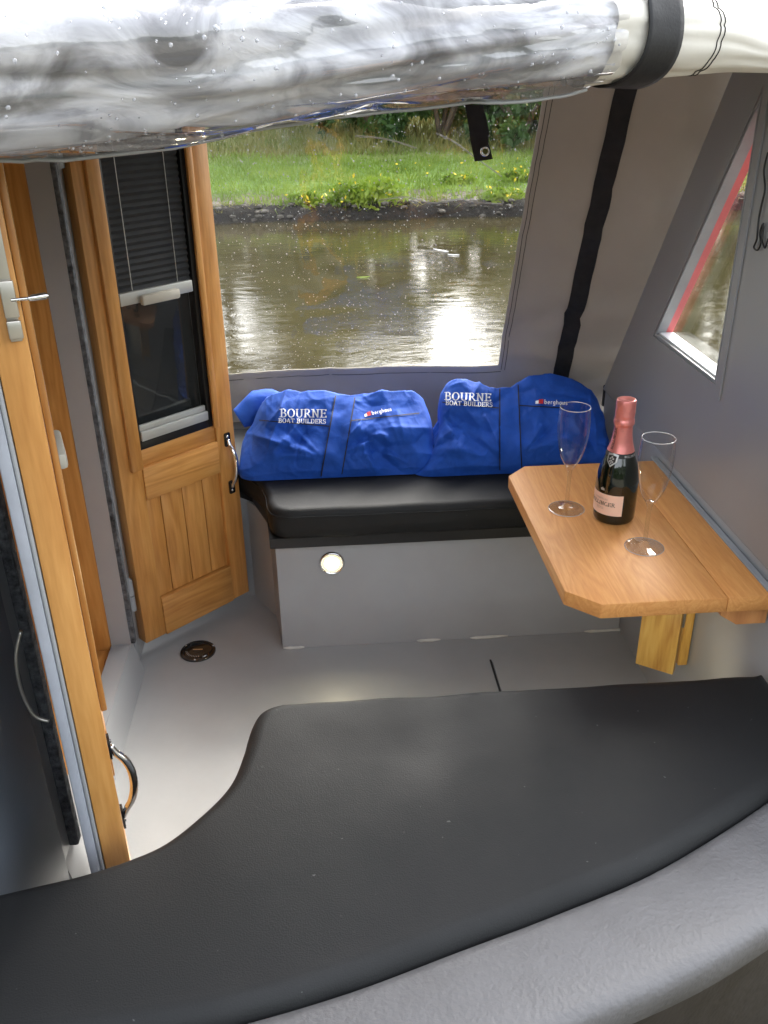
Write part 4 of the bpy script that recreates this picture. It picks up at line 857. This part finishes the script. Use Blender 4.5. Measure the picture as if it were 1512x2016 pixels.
# buckle loop low by the board
q = sec(*uv_of(1190, 772)); b = MB(); b.bbox(q.x-.012, q.x+.012, q.y-.03, q.y-.018, q.z-.035, q.z+.03, .003); b.build('strap_loop', M['webbing'], cov)
# eyelet strap hanging over the window
e0, e1 = uv_of(938, 200), uv_of(956, 311)
es = ribbon([(lerp(e0[0], e1[0], i/12), lerp(e0[1], e1[1], i/12)) for i in range(13)], .047, .014, 'eyelet_strap', M['webbing'], cov)
ec = sec(*uv_of(955, 298)); n_ = (CAM-ec).normalized(); b = MB(); a_ = n_.orthogonal().normalized(); c_ = n_.cross(a_)
b.lathe([(.006, .0), (.0065, .003), (.009, .0035), (.0115, .0018), (.012, 0)], 24); b.v = [ec+n_*(.019+p.z)+a_*p.x+c_*p.y for p in b.v]; b.build('eyelet', M['chrome'], es, smooth=True)
b = MB(); b.lathe([(0, .0012), (.0062, .0012)], 16); b.v = [ec+n_*(.019+p.z)+a_*p.x+c_*p.y for p in b.v]; b.build('eyelet_hole', M['rough'], es)
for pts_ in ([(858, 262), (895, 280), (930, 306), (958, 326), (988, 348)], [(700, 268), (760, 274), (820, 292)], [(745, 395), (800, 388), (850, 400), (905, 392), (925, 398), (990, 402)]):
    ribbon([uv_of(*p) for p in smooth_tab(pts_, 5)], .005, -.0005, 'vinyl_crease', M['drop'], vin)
# rain drops on the clear window (outside face)
rd = random.Random(11); b = MB()
def dome(b, p, n_, r_, flat=.55):
    a_ = n_.orthogonal().normalized(); c_ = n_.cross(a_); k = len(b.v); n6 = 6
    for rr, hh in ((1, 0), (.75, .62)):
        for j in range(n6): an = 6.283*j/n6; b.v.append(p+(a_*math.cos(an)+c_*math.sin(an))*r_*rr+n_*r_*hh*flat)
    b.v.append(p+n_*r_*flat)
    for j in range(n6):
        j2 = (j+1) % n6; b.f += [(k+j, k+j2, k+n6+j2, k+n6+j), (k+n6+j, k+n6+j2, k+2*n6)]; b.mi += [0, 0]
    b.f.append(tuple(k+j for j in reversed(range(n6)))); b.mi.append(0)
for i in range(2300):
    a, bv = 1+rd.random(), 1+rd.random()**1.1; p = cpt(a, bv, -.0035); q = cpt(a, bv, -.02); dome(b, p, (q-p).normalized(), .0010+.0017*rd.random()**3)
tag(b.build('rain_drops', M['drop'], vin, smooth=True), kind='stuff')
# ridge pole
b = MB(); b.tube([(X0, YC, 1.80), (XF, YC, 1.69)], .012, 10); b.build('ridge_pole', M['oak_x'], cov, smooth=True)
# rolled-up near side
RP = smooth_tab([(-.85, .66, 1.515, .105), (-.60, .79, 1.515, .102), (-.301, .95, 1.518, .098), (-.127, 1.05, 1.514, .092), (.078, 1.15, 1.527, .085), (.322, 1.25, 1.536, .072), (.428, 1.30, 1.533, .061), (.55, 1.35, 1.525, .046), (.669, 1.40, 1.506, .028), (.86, 1.485, 1.49, .018)], 16)
def roll(i0, i1, name, mt, amp, grow, par, n=72, seed=0):
    rows = []
    for i in range(i0, i1+1):
        x, y, z, r_ = RP[i]; p = RP[max(i-1, 0)]; q = RP[min(i+1, len(RP)-1)]; t = (Vector(q[:3])-Vector(p[:3])).normalized(); a_ = Vector((0, 0, 1)); a_ = (a_-t*a_.dot(t)).normalized(); c_ = t.cross(a_); row = []
        for j in range(n):
            an = 6.2832*j/n; d = a_*math.cos(an)+c_*math.sin(an); P0 = Vector((x, y, z)); k = P0+d*r_
            w1 = noise.noise(Vector((x*2.2+an*.5, math.cos(an)*1.1, math.sin(an)*1.1+seed)))
            rg = max(0, 1-abs(noise.noise(Vector((x*3.0-math.cos(an)*2.2, math.sin(an)*2.2+x*1.5, 3+seed))))*2.2)**2
            rg2 = max(0, 1-abs(noise.noise(Vector((x*9+math.cos(an)*4, math.sin(an)*5-x*5, 13+seed))))*2.2)**2
            fold = .16*max(0, 1-abs(((an/6.2832*3+x*.35+.12*w1) % 1)-.5)*9)
            pinch = sum(a_p*max(0, 1-abs(x-x_p-.05*math.sin(an*2))/w_p)**2 for x_p, a_p, w_p in ((-.09, .16, .05), (.20, .12, .04), (-.36, .10, .05), (.31, .14, .03)))*(.5+.5*math.sin(an*1.0+2.2))
            rr = r_*grow*(1-pinch+amp*(.5*w1-.35*rg+.05*rg2)-fold*amp*1.5)
            row.append(P0+d*rr)
        rows.append(row+[row[0]])
    b = MB(); b.grid(rows); return b.build(name, mt, par, smooth=True), rows
ri = lambda x: min(range(len(RP)), key=lambda i: abs(RP[i][0]-x))
rs, rrows = roll(0, ri(.365), 'clear_roll', M['roll_clear'], .46, 1.02, cov, seed=2); roll(0, ri(.365), 'rolled_layers', M['roll'], .5, .86, rs, seed=2.6)
rc, crow = roll(ri(.35), len(RP)-1, 'canvas_roll', M['canvas_out'], .16, .98, cov, seed=5)
b = MB(); i0, i1 = ri(.395), ri(.447)
rows = []
for i in range(i0, i1+1):
    x, y, z, r_ = RP[i]; t = (Vector(RP[i+1][:3])-Vector(RP[i-1][:3])).normalized(); a_ = Vector((0, 0, 1)); a_ = (a_-t*a_.dot(t)).normalized(); c_ = t.cross(a_)
    rows.append([Vector((x, y, z))+(a_*math.cos(6.2832*j/48)+c_*math.sin(6.2832*j/48))*.0665*(1+.03*math.sin(j*.5)) for j in range(49)])
b.grid(rows); rb = b.build('roll_strap', M['strap'], cov, smooth=True); sm = rb.modifiers.new('thick', 'SOLIDIFY'); sm.thickness = .003; sm.offset = 1
for xx in (.525, .538):
    i = ri(xx); b = MB(); b.tube([p+(p-Vector(RP[i][:3])).normalized()*.0005 for p in crow[i-ri(.35)]], .0009, 5, False); b.build('stitching', M['thread'], rc, smooth=True)
# upper part of the near side, from the roll up to the ridge
rows = []
for k in range(0, len(RP)):
    x, y, z, r_ = RP[k]; x = max(x, X0); top = Vector((x, YC, lerp(1.86, 1.745, (x-X0)/(X1-X0)))); lo = Vector((x, y+r_*.35, z+r_*.86)); rows.append([lerp(lo, top, j/10)+Vector((0, 0, -.02*math.sin(math.pi*j/10)+.008*noise.noise((x*5, j*.6, 3)))) for j in range(11)])
b = MB(); b.grid(rows); b.build('upper_canvas', M['canvas_out'], cov, smooth=True)
b = MB(); b.grid([[p-Vector((0, -.002, .005)) for p in r_] for r_ in rows]); b.build('canvas_lining', M['canvas_in'], cov, smooth=True)
# hem along the bottom of the roll and a stitched seam across its face
b = MB(); b.tube([min(r_, key=lambda p: p.z)-Vector((0, 0, .001)) for r_ in rrows[2:]], .0022, 6); b.build('vinyl_hem', M['steel'], rs, smooth=True)
# drops on the roll
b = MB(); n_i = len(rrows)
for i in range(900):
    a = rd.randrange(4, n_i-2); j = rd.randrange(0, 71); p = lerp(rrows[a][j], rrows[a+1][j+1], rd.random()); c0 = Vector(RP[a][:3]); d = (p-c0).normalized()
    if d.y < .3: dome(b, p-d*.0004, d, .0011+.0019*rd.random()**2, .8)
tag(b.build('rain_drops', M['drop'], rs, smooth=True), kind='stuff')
